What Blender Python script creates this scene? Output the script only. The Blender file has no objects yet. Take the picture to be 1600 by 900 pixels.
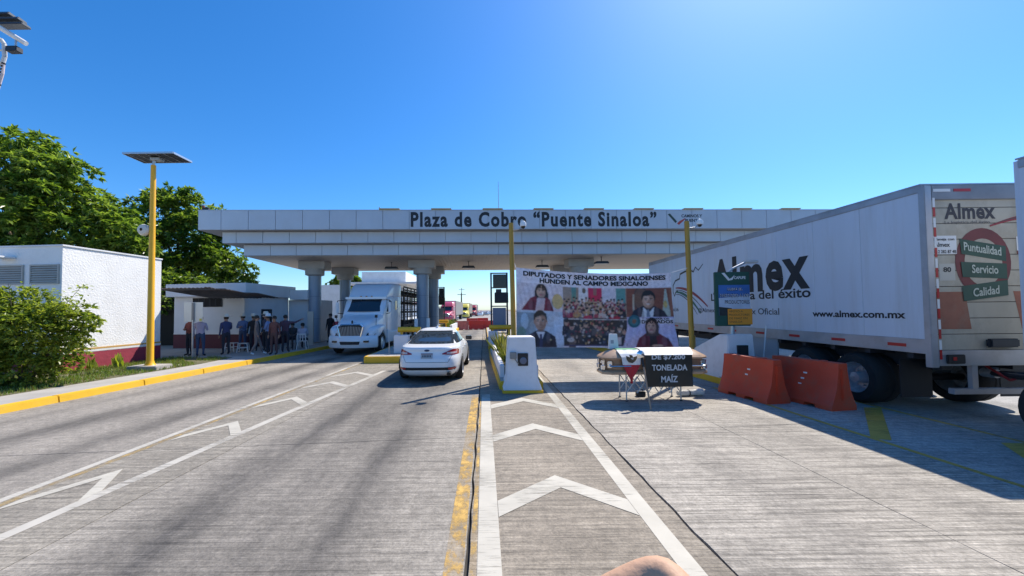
import bpy, bmesh, math, random
import numpy as np
from mathutils import Vector, Matrix, noise as mnoise
random.seed(7); np.random.seed(7)
R = math.radians
S = bpy.context.scene
C = S.collection

# ------------------------------------------------------------------ camera
cam = bpy.data.cameras.new('camera'); camo = bpy.data.objects.new('camera', cam); C.objects.link(camo)
cam.sensor_width = 36; cam.lens = 13.5; cam.clip_end = 6000; cam.clip_start = .05
cam.shift_x = 44/1600; cam.shift_y = 14/1600
camo.matrix_world = Matrix.Translation((0, 0, 2.05)) @ Matrix.Rotation(R(90+1.9), 4, 'X') @ Matrix.Rotation(-0.0105, 4, 'Z')
S.camera = camo
# ------------------------------------------------------------------ world and sun
SUN_EL, SUN_AZ = 49.5, 41.5            # azimuth clockwise from +Y
W = bpy.data.worlds.new('World'); S.world = W; W.use_nodes = True
nt = W.node_tree; bg = nt.nodes['Background']
sky = nt.nodes.new('ShaderNodeTexSky'); sky.sky_type = 'NISHITA'; sky.sun_disc = False
sky.sun_elevation = R(SUN_EL); sky.sun_rotation = R(SUN_AZ)
sky.altitude = 0; sky.air_density = 1.0; sky.dust_density = .45; sky.ozone_density = 5.0
hs = nt.nodes.new('ShaderNodeHueSaturation'); hs.inputs['Saturation'].default_value = 1.2
tint = nt.nodes.new('ShaderNodeVectorMath'); tint.operation = 'MULTIPLY'; tint.inputs[1].default_value = (.84, .96, 1.10)
nt.links.new(sky.outputs[0], tint.inputs[0]); nt.links.new(tint.outputs[0], hs.inputs['Color']); nt.links.new(hs.outputs[0], bg.inputs['Color'])
bg.inputs['Strength'].default_value = .125
sl = bpy.data.lights.new('sun', 'SUN'); sl.energy = 4.8; sl.angle = R(.53); sl.color = (1, .92, .80)
so = bpy.data.objects.new('sun', sl); C.objects.link(so)
e, a = R(SUN_EL), R(SUN_AZ)
sdir = Vector((math.cos(e)*math.sin(a), math.cos(e)*math.cos(a), math.sin(e)))
so.rotation_euler = sdir.to_track_quat('Z', 'Y').to_euler(); so.location = (20, 20, 40)
vs = S.view_settings; vs.view_transform = 'Standard'; vs.look = 'None'; vs.gamma = 1; vs.exposure = .52; vs.use_curve_mapping = False

# ------------------------------------------------------------------ materials
MATS = {}
def mat(name, col=(.5, .5, .5), rough=.6, metal=0., var=.0, vscale=3., bump=0., bscale=40., coat=0., dirt=None, dscale=1.5, damt=.5, world=False, stretch=(1, 1, 1), spec=None):
    if name in MATS: return MATS[name]
    m = bpy.data.materials.new(name); m.use_nodes = True; MATS[name] = m
    t = m.node_tree; N = t.nodes; L = t.links; b = N['Principled BSDF']
    b.inputs['Roughness'].default_value = rough; b.inputs['Metallic'].default_value = metal
    b.inputs['Coat Weight'].default_value = coat; b.inputs['Coat Roughness'].default_value = .06
    if spec is not None: b.inputs['Specular IOR Level'].default_value = spec
    b.inputs['Base Color'].default_value = (*col, 1)
    if var or bump or dirt:
        if world: src = N.new('ShaderNodeNewGeometry').outputs['Position']
        else: src = N.new('ShaderNodeTexCoord').outputs['Object']
        mp = N.new('ShaderNodeMapping'); mp.inputs['Scale'].default_value = stretch; L.new(src, mp.inputs[0]); src = mp.outputs[0]
    out = None
    if var:
        n = N.new('ShaderNodeTexNoise'); n.inputs['Scale'].default_value = vscale; n.inputs['Detail'].default_value = 6; L.new(src, n.inputs['Vector'])
        r = N.new('ShaderNodeMapRange'); r.inputs[1].default_value = .3; r.inputs[2].default_value = .7; r.inputs[3].default_value = 1-var; r.inputs[4].default_value = 1+var*.6
        L.new(n.outputs[0], r.inputs[0])
        x = N.new('ShaderNodeVectorMath'); x.operation = 'SCALE'; x.inputs[0].default_value = col; L.new(r.outputs[0], x.inputs['Scale']); out = x.outputs[0]
    if dirt:
        n = N.new('ShaderNodeTexNoise'); n.inputs['Scale'].default_value = dscale; n.inputs['Detail'].default_value = 8; n.inputs['Roughness'].default_value = .7; L.new(src, n.inputs['Vector'])
        r = N.new('ShaderNodeMapRange'); r.inputs[1].default_value = .48; r.inputs[2].default_value = .75; r.inputs[3].default_value = 0; r.inputs[4].default_value = damt; L.new(n.outputs[0], r.inputs[0])
        mx = N.new('ShaderNodeMix'); mx.data_type = 'RGBA'; mx.inputs['A'].default_value = (*col, 1); mx.inputs['B'].default_value = (*dirt, 1)
        L.new(r.outputs[0], mx.inputs['Factor'])
        if out: L.new(out, mx.inputs['A'])
        out = mx.outputs['Result']
    if out: L.new(out, b.inputs['Base Color'])
    if bump:
        n = N.new('ShaderNodeTexNoise'); n.inputs['Scale'].default_value = bscale; n.inputs['Detail'].default_value = 5; L.new(src, n.inputs['Vector'])
        bp = N.new('ShaderNodeBump'); bp.inputs['Strength'].default_value = bump; bp.inputs['Distance'].default_value = .02; L.new(n.outputs[0], bp.inputs['Height']); L.new(bp.outputs[0], b.inputs['Normal'])
    return m

def road_mat(name, col, dark, bands, tine=.5, yaw=0.0):
    """concrete with broom tining across the lane, blotches and rubber streaks along it. bands: (x at y=0, slope, halfwidth, strength)"""
    m = bpy.data.materials.new(name); m.use_nodes = True
    t = m.node_tree; N = t.nodes; L = t.links; b = N['Principled BSDF']; b.inputs['Roughness'].default_value = .85
    def math_(op, a, b_=None, c=None):
        n = N.new('ShaderNodeMath'); n.operation = op
        for i, v in enumerate((a, b_, c)):
            if v is None: continue
            if isinstance(v, (int, float)): n.inputs[i].default_value = v
            else: L.new(v, n.inputs[i])
        return n.outputs[0]
    pos = N.new('ShaderNodeNewGeometry').outputs['Position']
    sx = N.new('ShaderNodeSeparateXYZ'); L.new(pos, sx.inputs[0]); X, Y = sx.outputs[0], sx.outputs[1]
    def noise(scale, detail, stretch=(1, 1, 1), rough=.6):
        mp = N.new('ShaderNodeMapping'); mp.inputs['Scale'].default_value = stretch; mp.inputs['Rotation'].default_value = (0, 0, yaw); L.new(pos, mp.inputs[0])
        n = N.new('ShaderNodeTexNoise'); n.inputs['Scale'].default_value = scale; n.inputs['Detail'].default_value = detail; n.inputs['Roughness'].default_value = rough; L.new(mp.outputs[0], n.inputs['Vector']); return n.outputs[0]
    def rng(v, a, b_, c, d, smooth=False):
        n = N.new('ShaderNodeMapRange'); n.inputs[1].default_value = a; n.inputs[2].default_value = b_; n.inputs[3].default_value = c; n.inputs[4].default_value = d
        if smooth: n.interpolation_type = 'SMOOTHSTEP'
        L.new(v, n.inputs[0]); return n.outputs[0]
    lines = noise(1., 4, (.7, 26, 1), .75); lines2 = noise(1., 3, (1.3, 70, 1), .6)
    blot = noise(.55, 6); grain = noise(38, 4, (1, 1, 1), .7); pit = noise(9, 5, (1, 1, 1), .75)
    f = math_('MULTIPLY', rng(lines, .3, .62, 1-tine, 1.06), rng(lines2, .3, .7, 1-tine*.35, 1.08))
    scr = noise(1., 5, (.45, 15, 1), .8); f = math_('MULTIPLY', f, rng(scr, .56, .66, 1., 1-tine*.95)); f = math_('MULTIPLY', f, rng(blot, .3, .7, .74, 1.16)); f = math_('MULTIPLY', f, rng(grain, .3, .7, .68, 1.22)); f = math_('MULTIPLY', f, rng(pit, .3, .7, .66, 1.24))
    rub = None
    wob = math_('MULTIPLY', math_('SUBTRACT', noise(.5, 3), .5), .5)
    for x0, sl_, hw, st in bands:
        u = math_('ABSOLUTE', math_('ADD', math_('SUBTRACT', math_('SUBTRACT', X, x0), math_('MULTIPLY', Y, sl_)), wob))
        k = rng(u, 0, hw, st, 0, True)
        rub = k if rub is None else math_('MAXIMUM', rub, k)
    c1 = N.new('ShaderNodeVectorMath'); c1.operation = 'SCALE'; c1.inputs[0].default_value = col; L.new(f, c1.inputs['Scale'])
    out = c1.outputs[0]
    if rub is not None:
        rub = math_('MULTIPLY', rub, rng(noise(1.2, 6, (2.5, .5, 1)), .25, .65, .35, 1.0))
        mx = N.new('ShaderNodeMix'); mx.data_type = 'RGBA'; L.new(rub, mx.inputs['Factor']); L.new(out, mx.inputs['A'])
        c2 = N.new('ShaderNodeVectorMath'); c2.operation = 'SCALE'; c2.inputs[0].default_value = dark; L.new(f, c2.inputs['Scale']); L.new(c2.outputs[0], mx.inputs['B']); out = mx.outputs['Result']
    ran = N.new('ShaderNodeObjectInfo').outputs['Random']
    c3 = N.new('ShaderNodeVectorMath'); c3.operation = 'SCALE'; L.new(out, c3.inputs[0]); L.new(rng(ran, 0, 1, .95, 1.05), c3.inputs['Scale'])
    L.new(c3.outputs[0], b.inputs['Base Color'])
    bp = N.new('ShaderNodeBump'); bp.inputs['Strength'].default_value = .55; bp.inputs['Distance'].default_value = .012
    L.new(math_('ADD', math_('ADD', math_('MULTIPLY', lines, 1.2), lines2), math_('ADD', math_('MULTIPLY', grain, .8), pit)), bp.inputs['Height']); L.new(bp.outputs[0], b.inputs['Normal'])
    return m

def paint_mat(name, col, wear=.5, wscale=7., st=(.35, 5.5, 1)):
    """road paint that has worn away in places and lets the concrete through"""
    m = bpy.data.materials.new(name); m.use_nodes = True; t = m.node_tree; N = t.nodes; L = t.links; b = N['Principled BSDF']
    b.inputs['Roughness'].default_value = .7; out = N['Material Output']
    pos = N.new('ShaderNodeNewGeometry').outputs['Position']
    mp = N.new('ShaderNodeMapping'); mp.inputs['Scale'].default_value = st; L.new(pos, mp.inputs[0])
    n = N.new('ShaderNodeTexNoise'); n.inputs['Scale'].default_value = wscale; n.inputs['Detail'].default_value = 8; n.inputs['Roughness'].default_value = .75; L.new(mp.outputs[0], n.inputs['Vector'])
    n3 = N.new('ShaderNodeTexNoise'); n3.inputs['Scale'].default_value = .9; n3.inputs['Detail'].default_value = 2; L.new(pos, n3.inputs['Vector'])
    ad = N.new('ShaderNodeMath'); ad.operation = 'MULTIPLY_ADD'; ad.inputs[1].default_value = .6; L.new(n3.outputs[0], ad.inputs[0]); L.new(n.outputs[0], ad.inputs[2])
    r = N.new('ShaderNodeMapRange'); r.inputs[1].default_value = .42+wear*.45; r.inputs[2].default_value = .62+wear*.45; r.inputs[3].default_value = .12; r.inputs[4].default_value = 1; L.new(ad.outputs[0], r.inputs[0])
    n2 = N.new('ShaderNodeTexNoise'); n2.inputs['Scale'].default_value = 3; L.new(pos, n2.inputs['Vector'])
    r2 = N.new('ShaderNodeMapRange'); r2.inputs[3].default_value = .75; r2.inputs[4].default_value = 1.15; L.new(n2.outputs[0], r2.inputs[0])
    x = N.new('ShaderNodeVectorMath'); x.operation = 'SCALE'; x.inputs[0].default_value = col; L.new(r2.outputs[0], x.inputs['Scale']); L.new(x.outputs[0], b.inputs['Base Color'])
    tr = N.new('ShaderNodeBsdfTransparent'); mx = N.new('ShaderNodeMixShader'); L.new(r.outputs[0], mx.inputs[0]); L.new(tr.outputs[0], mx.inputs[1]); L.new(b.outputs[0], mx.inputs[2]); L.new(mx.outputs[0], out.inputs[0])
    return m

def leaf_mat(name, col, trans=.35):
    if name in MATS: return MATS[name]
    m = bpy.data.materials.new(name); m.use_nodes = True; MATS[name] = m; t = m.node_tree; N = t.nodes; L = t.links; b = N['Principled BSDF']
    b.inputs['Base Color'].default_value = (*col, 1); b.inputs['Roughness'].default_value = .33
    tr = N.new('ShaderNodeBsdfTranslucent'); tr.inputs[0].default_value = (col[0]*1.5, col[1]*1.5, col[2]*.6, 1)
    mx = N.new('ShaderNodeMixShader'); mx.inputs[0].default_value = trans
    L.new(b.outputs[0], mx.inputs[1]); L.new(tr.outputs[0], mx.inputs[2]); L.new(mx.outputs[0], N['Material Output'].inputs[0]); return m

def print_mat(name, rough=.55):
    """flat print: takes the colours printed on the sheet"""
    m = bpy.data.materials.new(name); m.use_nodes = True; t = m.node_tree; b = t.nodes['Principled BSDF']; b.inputs['Roughness'].default_value = rough
    n = t.nodes.new('ShaderNodeVertexColor'); n.layer_name = 'print'; t.links.new(n.outputs[0], b.inputs['Base Color']); return m

# ------------------------------------------------------------------ mesh helpers
class MB:
    def __init__(s): s.v = []; s.f = []; s.m = []
    def add(s, vs, fs, m=0):
        o = len(s.v); s.v += [tuple(p) for p in vs]; s.f += [tuple(i+o for i in f) for f in fs]; s.m += [m]*len(fs); return s
    def box(s, x0, x1, y0, y1, z0, z1, m=0):
        return s.add([(x0,y0,z0),(x1,y0,z0),(x1,y1,z0),(x0,y1,z0),(x0,y0,z1),(x1,y0,z1),(x1,y1,z1),(x0,y1,z1)],
                     [(3,2,1,0),(4,5,6,7),(0,1,5,4),(1,2,6,5),(2,3,7,6),(3,0,4,7)], m)
    def prism(s, poly, axis, a0, a1, m=0):
        n = len(poly)
        def P(p, q): return {'x': (q, p[0], p[1]), 'y': (p[0], q, p[1]), 'z': (p[0], p[1], q)}[axis]
        vs = [P(p, a0) for p in poly]+[P(p, a1) for p in poly]
        return s.add(vs, [tuple(range(n))[::-1], tuple(range(n, 2*n))]+[(i, (i+1) % n, n+(i+1) % n, n+i) for i in range(n)], m)
    def cyl(s, p0, p1, r0, r1=None, n=12, m=0, caps=True):
        p0, p1 = Vector(p0), Vector(p1); r1 = r0 if r1 is None else r1; d = (p1-p0).normalized()
        u = d.orthogonal().normalized(); w = d.cross(u); vs = []
        for p, r in ((p0, r0), (p1, r1)):
            vs += [p+(u*math.cos(2*math.pi*i/n)+w*math.sin(2*math.pi*i/n))*r for i in range(n)]
        fs = [(i, (i+1) % n, n+(i+1) % n, n+i) for i in range(n)]
        if caps: fs += [tuple(range(n))[::-1], tuple(range(n, 2*n))]
        return s.add(vs, fs, m)
    def tube(s, pts, r, n=8, m=0):
        for a_, b_ in zip(pts, pts[1:]): s.cyl(a_, b_, r, n=n, m=m)
        return s
    def loft(s, rings, m=0, cap=True):
        n = len(rings[0]); vs = [p for r in rings for p in r]; fs = []
        for k in range(len(rings)-1):
            fs += [(k*n+i, k*n+(i+1) % n, (k+1)*n+(i+1) % n, (k+1)*n+i) for i in range(n)]
        if cap: fs += [tuple(range(n))[::-1], tuple(range((len(rings)-1)*n, len(rings)*n))]
        return s.add(vs, fs, m)
    def lathe(s, prof, o=(0,0,0), axis='x', n=24, m=0, cap=False):
        rings = []
        for a_, r in prof:
            rg = []
            for i in range(n):
                c, q = math.cos(2*math.pi*i/n)*r, math.sin(2*math.pi*i/n)*r
                rg.append({'x': (o[0]+a_, o[1]+c, o[2]+q), 'y': (o[0]+c, o[1]+a_, o[2]+q), 'z': (o[0]+c, o[1]+q, o[2]+a_)}[axis])
            rings.append(rg)
        return s.loft(rings, m, cap)
    def build(s, name, mats, parent=None, smooth=False, bevel=0, loc=None, ang=35, seg=2):
        me = bpy.data.meshes.new(name); me.from_pydata(s.v, [], s.f)
        mats = mats if isinstance(mats, (list, tuple)) else [mats]
        for k in mats: me.materials.append(k)
        me.polygons.foreach_set('material_index', s.m)
        bm = bmesh.new(); bm.from_mesh(me); bmesh.ops.recalc_face_normals(bm, faces=bm.faces)
        if bevel: bmesh.ops.bevel(bm, geom=[e_ for e_ in bm.edges if e_.is_manifold and e_.calc_face_angle(0) > R(25)], offset=bevel, segments=seg, affect='EDGES', clamp_overlap=True)
        bm.to_mesh(me); bm.free()
        if smooth or bevel:
            me.polygons.foreach_set('use_smooth', [True]*len(me.polygons)); me.set_sharp_from_angle(angle=R(ang))
        o = bpy.data.objects.new(name, me); C.objects.link(o)
        if parent: o.parent = parent
        if loc: o.location = loc
        return o
def bx(*a_): return MB().box(*a_)
def tag(o, label=None, cat=None, group=None, kind=None):
    for k, v in (('label', label), ('category', cat), ('group', group), ('kind', kind)):
        if v: o[k] = v
    return o
def thing(name, label, cat, loc=(0,0,0), rz=0, group=None):
    o = bpy.data.objects.new(name, None); C.objects.link(o); o.location = loc; o.rotation_euler = (0,0,rz); o.empty_display_size = .1
    return tag(o, label, cat, group)
def copy_tree(o, parent=None):
    c = o.copy(); C.objects.link(c); c.parent = parent
    for ch in list(o.children): copy_tree(ch, c)
    return c
def split_letters(o, rt):
    """one object per letter: loose pieces whose spans along the line overlap belong together"""
    me = o.data; n = len(me.vertices); par = list(range(n))
    def find(i):
        while par[i] != i: par[i] = par[par[i]]; i = par[i]
        return i
    for e_ in me.edges: par[find(e_.vertices[0])] = find(e_.vertices[1])
    comp = {}
    for i in range(n): comp.setdefault(find(i), []).append(i)
    sp = sorted([[min(me.vertices[i].co.dot(rt) for i in c), max(me.vertices[i].co.dot(rt) for i in c), c] for c in comp.values()], key=lambda q: q[0])
    out = []
    for a_, b_, c in sp:
        if out and a_ < out[-1][1]-.25*min(b_-a_, out[-1][1]-out[-1][0]): out[-1][1] = max(out[-1][1], b_); out[-1][2] += c
        else: out.append([a_, b_, list(c)])
    for a_, b_, c in out:
        ids = {v: k for k, v in enumerate(c)}; m2 = bpy.data.meshes.new('letter')
        m2.from_pydata([me.vertices[i].co for i in c], [], [[ids[v] for v in p.vertices] for p in me.polygons if p.vertices[0] in ids]); m2.materials.append(me.materials[0])
        q = bpy.data.objects.new('letter', m2); C.objects.link(q); q.parent = o.parent
    bpy.data.objects.remove(o)
def text(body, m, parent, origin, right, up, width, height=None, bold=.0, name='lettering', space=1.0, warp=None, shear=0, split=False):
    """raised lettering; origin is the lower left of the first letter, fitted to width (and height of the letters' box)"""
    cu = bpy.data.curves.new(name, 'FONT'); cu.body = body; cu.size = 1; cu.offset = bold; cu.resolution_u = 3; cu.space_character = space; cu.shear = shear
    ob = bpy.data.objects.new(name, cu); C.objects.link(ob)
    dg = bpy.context.evaluated_depsgraph_get(); me = bpy.data.meshes.new_from_object(ob.evaluated_get(dg))
    bpy.data.objects.remove(ob); me.name = name
    co = np.empty(len(me.vertices)*3); me.vertices.foreach_get('co', co); co = co.reshape(-1, 3)
    lo, hi = co.min(0), co.max(0); k = width/(hi[0]-lo[0]); kv = k if height is None else height/(hi[1]-lo[1])
    rt, u = Vector(right).normalized(), Vector(up).normalized(); nrm = rt.cross(u); o0 = Vector(origin)
    out = []
    for p in co:
        q = o0+rt*((p[0]-lo[0])*k)+u*((p[1]-lo[1])*kv)
        if warp: q = q+nrm*warp(q)
        out.append(q)
    me.vertices.foreach_set('co', np.array([c_ for q in out for c_ in q])); me.materials.clear(); me.materials.append(m); me.update()
    o = bpy.data.objects.new(name, me); C.objects.link(o); o.parent = parent
    if split: split_letters(o, rt)
    return o
def shape(poly, m, parent, origin, right, up, name='print_shape', off=0.):
    """a flat painted shape on a surface"""
    rt, u = Vector(right).normalized(), Vector(up).normalized(); nrm = rt.cross(u); o0 = Vector(origin)
    b = MB(); b.add([o0+rt*p[0]+u*p[1]+nrm*off for p in poly], [tuple(range(len(poly)))])
    return b.build(name, m, parent)
def ell(cx, cy, rx, ry, n=32): return [(cx+rx*math.cos(2*math.pi*i/n), cy+ry*math.sin(2*math.pi*i/n)) for i in range(n)]
def rrect(hw, z0, z1, y, r, n=5):
    """rounded rectangle ring in the xz plane"""
    pts = []
    for cx, cz, a0 in ((hw-r, z1-r, 0), (-hw+r, z1-r, 90), (-hw+r, z0+r, 180), (hw-r, z0+r, 270)):
        for i in range(n+1):
            t = R(a0+90*i/n); pts.append((cx+r*math.cos(t), y, cz+r*math.sin(t)))
    return pts

# common materials
white_paint = mat('white paint', (.78, .78, .77), .55, var=.06, vscale=2, dirt=(.45, .42, .38), dscale=2.2, damt=.35)
yellow_paint = mat('yellow kerb paint', (.80, .47, .02), .6, var=.14, vscale=2.5, dirt=(.35, .25, .1), dscale=2.5, damt=.5, bump=.2)
post_yellow = mat('yellow post paint', (.85, .45, .02), .4, var=.1, vscale=1.5)
steel = mat('galvanised steel', (.5, .51, .52), .4, .7, var=.1)
dark_steel = mat('dark steel', (.03, .035, .045), .5, .3)
black = mat('black rubber and plastic', (.015, .015, .017), .6)
black_gloss = mat('black gloss', (.01, .011, .013), .15)
glass_dark = mat('tinted glass', (.02, .028, .035), .05, spec=.8)
chrome = mat('chrome', (.75, .76, .78), .15, 1.)
tyre_m = mat('tyre rubber', (.018, .018, .019), .85, var=.2, bump=.2)
rim_m = mat('steel wheel', (.58, .59, .61), .4, .6, var=.15, dirt=(.12, .1, .08), dscale=6, damt=.6)
red_refl = mat('red reflector', (.45, .02, .02), .3)
ink_black = mat('black lettering', (.015, .016, .02), .5)
ink_white = mat('white lettering', (.75, .75, .74), .6)
concrete = mat('pavement concrete', (.40, .38, .35), .9, var=.15, vscale=1.2, bump=.35, bscale=50, dirt=(.25, .23, .2), damt=.4, world=True)

# ================================================================== GROUND AND ROAD
gm = mat('dry earth', (.27, .23, .17), .95, var=.25, vscale=.2, bump=.3, bscale=8, world=True)
o = MB().add([(-3000,-3000,-.06),(3000,-3000,-.06),(3000,3000,-.06),(-3000,3000,-.06)], [(0,1,2,3)]).build('ground', gm); tag(o, kind='structure')
road = bx(-14, 40, -12, 400, -.055, -.035).build('road', mat('joint filler', (.045, .042, .04), .95, var=.3, vscale=6, world=True)); tag(road, kind='structure')
def KX(y): return -10.0+.112*(y-7.9)
cols = [KX, lambda y: -5.52+.04*y, lambda y: -4.02+.036*y, lambda y: -.17+.004*min(y, 12), lambda y: 1.93-.008*min(y, 20), lambda y: 4.12-.012*min(y, 15), lambda y: 6.05-.03*min(y, 9), lambda y: 8.1, lambda y: 12.0, lambda y: 16.0, lambda y: 20., lambda y: 26.]
LC = (.40, .375, .335); DK = (.13, .122, .115)
rm_left = road_mat('worn grey carriageway', (.31, .28, .24), (.09, .082, .072), [(-8.5, .115, .75, .95), (-6.75, .09, .55, .8), (-9.8, .1, .35, .4)], .14)
rm_isl = road_mat('island concrete', (.36, .325, .27), DK, [], .5)
rm_mid = road_mat('lane concrete with rubber streaks', (.37, .335, .285), (.12, .11, .10), [(-3.05, .035, .9, 1.), (-1.55, .02, .7, .95), (-2.2, .03, 1.3, .75)], .42)
rm_cen = road_mat('centre island concrete', (.36, .31, .245), DK, [], .5)
rm_right = road_mat('pale broomed concrete', (.50, .455, .39), DK, [(3.1, 0, .5, .3), (5.0, 0, .5, .3)], .68)
rm_far = road_mat('outer lane concrete', (.38, .365, .34), DK, [(9.2, 0, .5, .5), (10.6, 0, .5, .5)], .35)
cmats = [rm_left, rm_isl, rm_mid, rm_cen, rm_right, rm_right, rm_far, rm_far, rm_far, rm_far, rm_far]
def tj(k, x): return 6.28+.09*x+4.6*k if k < 9 else 6.28+4.6*k
ks = list(range(-4, 12))
for ci in range(len(cols)-1):
    for ki in range(len(ks)-1):
        k0, k1 = ks[ki], ks[ki+1]; gx = .014 if ci in (3, 4) else .006; gx2 = .014 if ci in (2, 3) else .006
        def side(fn, sgn, g, seed):
            x = fn(tj(k0, fn(0))); ya, yb = tj(k0, x), tj(k1, fn(tj(k1, x))); out = []
            for i in range(25):
                y = ya+(yb-ya)*i/24; y2 = y+(.006 if i == 0 else -.006 if i == 24 else 0)
                j = mnoise.noise(Vector((seed, y*2.6, 0)))*g*1.6
                out.append((fn(y)+sgn*g+j, y2))
            return out
        l = side(cols[ci], 1, gx, ci); r_ = side(cols[ci+1], -1, gx2, ci+1.31)
        poly = l+r_[::-1]
        if ci == 0: poly = [(x-(.06 if i < 25 else 0), y) for i, (x, y) in enumerate(poly)]
        dz = random.uniform(-.001, .0005)
        MB().prism(poly[::-1], 'z', -.045, dz).build('road_slab', cmats[ci], road)
far_road = bx(-9, 26, tj(11, 0)+.01, 900, -.03, -.004).build('far_road', rm_far); tag(far_road, kind='structure')
# ------------------------------------------------------------------ road markings
wp = paint_mat('worn white road paint', (.50, .47, .40), .34); wp2 = paint_mat('faded white road paint', (.50, .47, .41), .38)
yp = paint_mat('worn yellow road paint', (.60, .37, .09), .66, 5., (1.6, 1.1, 1)); yp2 = paint_mat('yellow road paint', (.50, .32, .05), .4)
def strip(fl, fr, y0, y1, m, name, label, n=14, z=.003, cat='road marking', group='painted lines'):
    b = MB(); vs = []; fs = []
    for i in range(n+1):
        y = y0+(y1-y0)*i/n; vs += [(fl(y), y, z), (fr(y), y, z)]
    for i in range(n): fs.append((2*i, 2*i+1, 2*i+3, 2*i+2))
    o = b.add(vs, fs).build(name, m); return tag(o, label, cat, group)
strip(lambda y: -.075, lambda y: .12, -2, 9.35, wp, 'painted_line', 'broad white line along left edge of central chevron island')
strip(lambda y: 1.52, lambda y: 1.69, -2, 14, wp, 'painted_line', 'white line along right edge of central chevron island')
strip(lambda y: -.36+.006*y, lambda y: -.205+.006*y, -2, 9.3, yp, 'painted_line', 'worn yellow line left of the central crack')
strip(lambda y: -.155+.006*y, lambda y: -.085, -2, 9.0, paint_mat('thin yellow paint', (.60, .38, .10), .72, 5., (1.6, 1.1, 1)), 'painted_line', 'thin faded yellow line between crack and white line')
strip(lambda y: -5.58+.04*y-.0, lambda y: -5.47+.04*y, -1, 15, wp2, 'painted_line', 'thin white line beside the left lane')
strip(lambda y: -5.45+.04*y, lambda y: -5.36+.04*y, -1, 15, paint_mat('ghost yellow paint', (.50, .35, .14), .74, 4., (1.6, 1.1, 1)), 'painted_line', 'faded yellow stripe inside the left chevron island')
strip(lambda y: -4.93+.108*y-(.0 if y < 4 else .0), lambda y: -4.79+.109*y, -1, 13.2, wp2, 'painted_line', 'slanting white line beside the white car lane')
strip(lambda y: 6.13-.032*min(y, 10), lambda y: 6.22-.032*min(y, 10), -2, 9.9, yp2, 'painted_line', 'yellow line in the trailer shadow left of barriers')
strip(lambda y: 8.05-.018*y, lambda y: 8.14-.018*y, -2, 11, yp2, 'painted_line', 'yellow line under the trailer wheels')
def chevron(ax, ay, xl, xr, drop, band, m, label, z=.005, dl=None):
    dl = drop if dl is None else dl
    p = [(xl, ay-dl), (ax, ay), (xr, ay-drop), (xr, ay-drop-band), (ax+.01, ay-band*1.02), (xl, ay-dl-band)]
    b = MB(); b.add([(x, y, z) for x, y in p], [(0, 1, 4, 5), (1, 2, 3, 4)]); return tag(b.build('painted_chevron', m), label, 'road marking', 'painted chevrons')
for i, ay in enumerate((2.65, 4.8, 6.96, 8.95)):
    chevron(.85, ay, .125, 1.515, .62, .32, wp, ['white chevron at the photographer\'s feet on the central island', 'nearest full white chevron on the central island', 'second white chevron on the central island, crossed by a joint', 'farthest white chevron, touching the white concrete block'][i])
for i, (ay, ax) in enumerate(((5.13, -4.78), (7.31, -4.66), (9.33, -4.53), (11.31, -4.43), (13.04, -4.28))):
    chevron(ax, ay, -5.33+.04*(ay-.7), -4.93+.108*(ay-.6), .62, .28, wp if i < 3 else wp2, ['nearest white chevron on the left island', 'second white chevron on the left island', 'third white chevron on the left island', 'fourth white chevron on the left island', 'faint farthest chevron before the yellow island nose'][i], dl=.8)
for i, (y0, y1) in enumerate(((6.0, 7.8), (3.7, 5.75))):
    b = MB(); b.add([(5.95, y0, .004), (6.17, y0-.1, .004), (7.95, y1-.02, .004), (7.62, y1, .004)], [(0,1,2,3)]); tag(b.build('painted_bar', yp2), ['yellow diagonal bar in front of the right barrier', 'yellow diagonal bar at right edge by the dolly wheel'][i], 'road marking', 'yellow diagonal bars')

# ================================================================== LEFT KERB, PAVEMENT, GRASS
sw = MB(); ys = [-12+2.5*i for i in range(30)]
sw.add([(KX(y)-.2, y, .15) for y in ys]+[(-60, y, .15) for y in ys], [(i, i+1, len(ys)+i+1, len(ys)+i) for i in range(len(ys)-1)])
tag(sw.build('pavement', concrete), kind='structure')
kerb = thing('kerb', 'long yellow painted kerb along the left pavement', 'kerb', (0,0,0))
y = -11.
while y < 55:
    L_ = 2.0; y1 = y+L_-.012
    MB().loft([[(KX(q)-.215, q, -.03), (KX(q)-.01, q, -.03), (KX(q)-.035, q, .155), (KX(q)-.215, q, .158)] for q in (y, y1)]).build('kerb_stone', yellow_paint, kerb, bevel=.012)
    y += L_
soil = mat('lawn soil', (.13, .12, .06), .95, var=.3, vscale=4, bump=.5, bscale=20, world=True)
lawn = [(-14.5, 7.0), (KX(7)-1.45, 7.0), (KX(11)-1.35, 11), (KX(14)-1.2, 14.2), (KX(16)-1.5, 16.2), (-13.3, 16.4), (-13.6, 12.5), (-16, 12.3), (-16, 7)]
tag(MB().prism(lawn, 'z', .1, .162).build('lawn_soil', soil), kind='structure')
def inpoly(x, y, p):
    c = False
    for i in range(len(p)):
        (x0, y0), (x1, y1) = p[i-1], p[i]
        if (y0 > y) != (y1 > y) and x < (x1-x0)*(y-y0)/(y1-y0)+x0: c = not c
    return c
gr = MB(); n = 0
while n < 9000:
    x, y = random.uniform(-14.4, -10.2), random.uniform(7, 16.3)
    if not inpoly(x, y, lawn) or mnoise.noise(Vector((x*.9, y*.9, 3))) < -.18: continue
    h = random.uniform(.04, .13); t = random.uniform(0, 6.28); w = .012; dx, dy = math.cos(t)*w, math.sin(t)*w; bx_, by_ = random.uniform(-.05, .05), random.uniform(-.05, .05)
    gr.add([(x-dx, y-dy, .16), (x+dx, y+dy, .16), (x+bx_, y+by_, .16+h)], [(0,1,2)], random.choice((0, 0, 1))); n += 1
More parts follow.
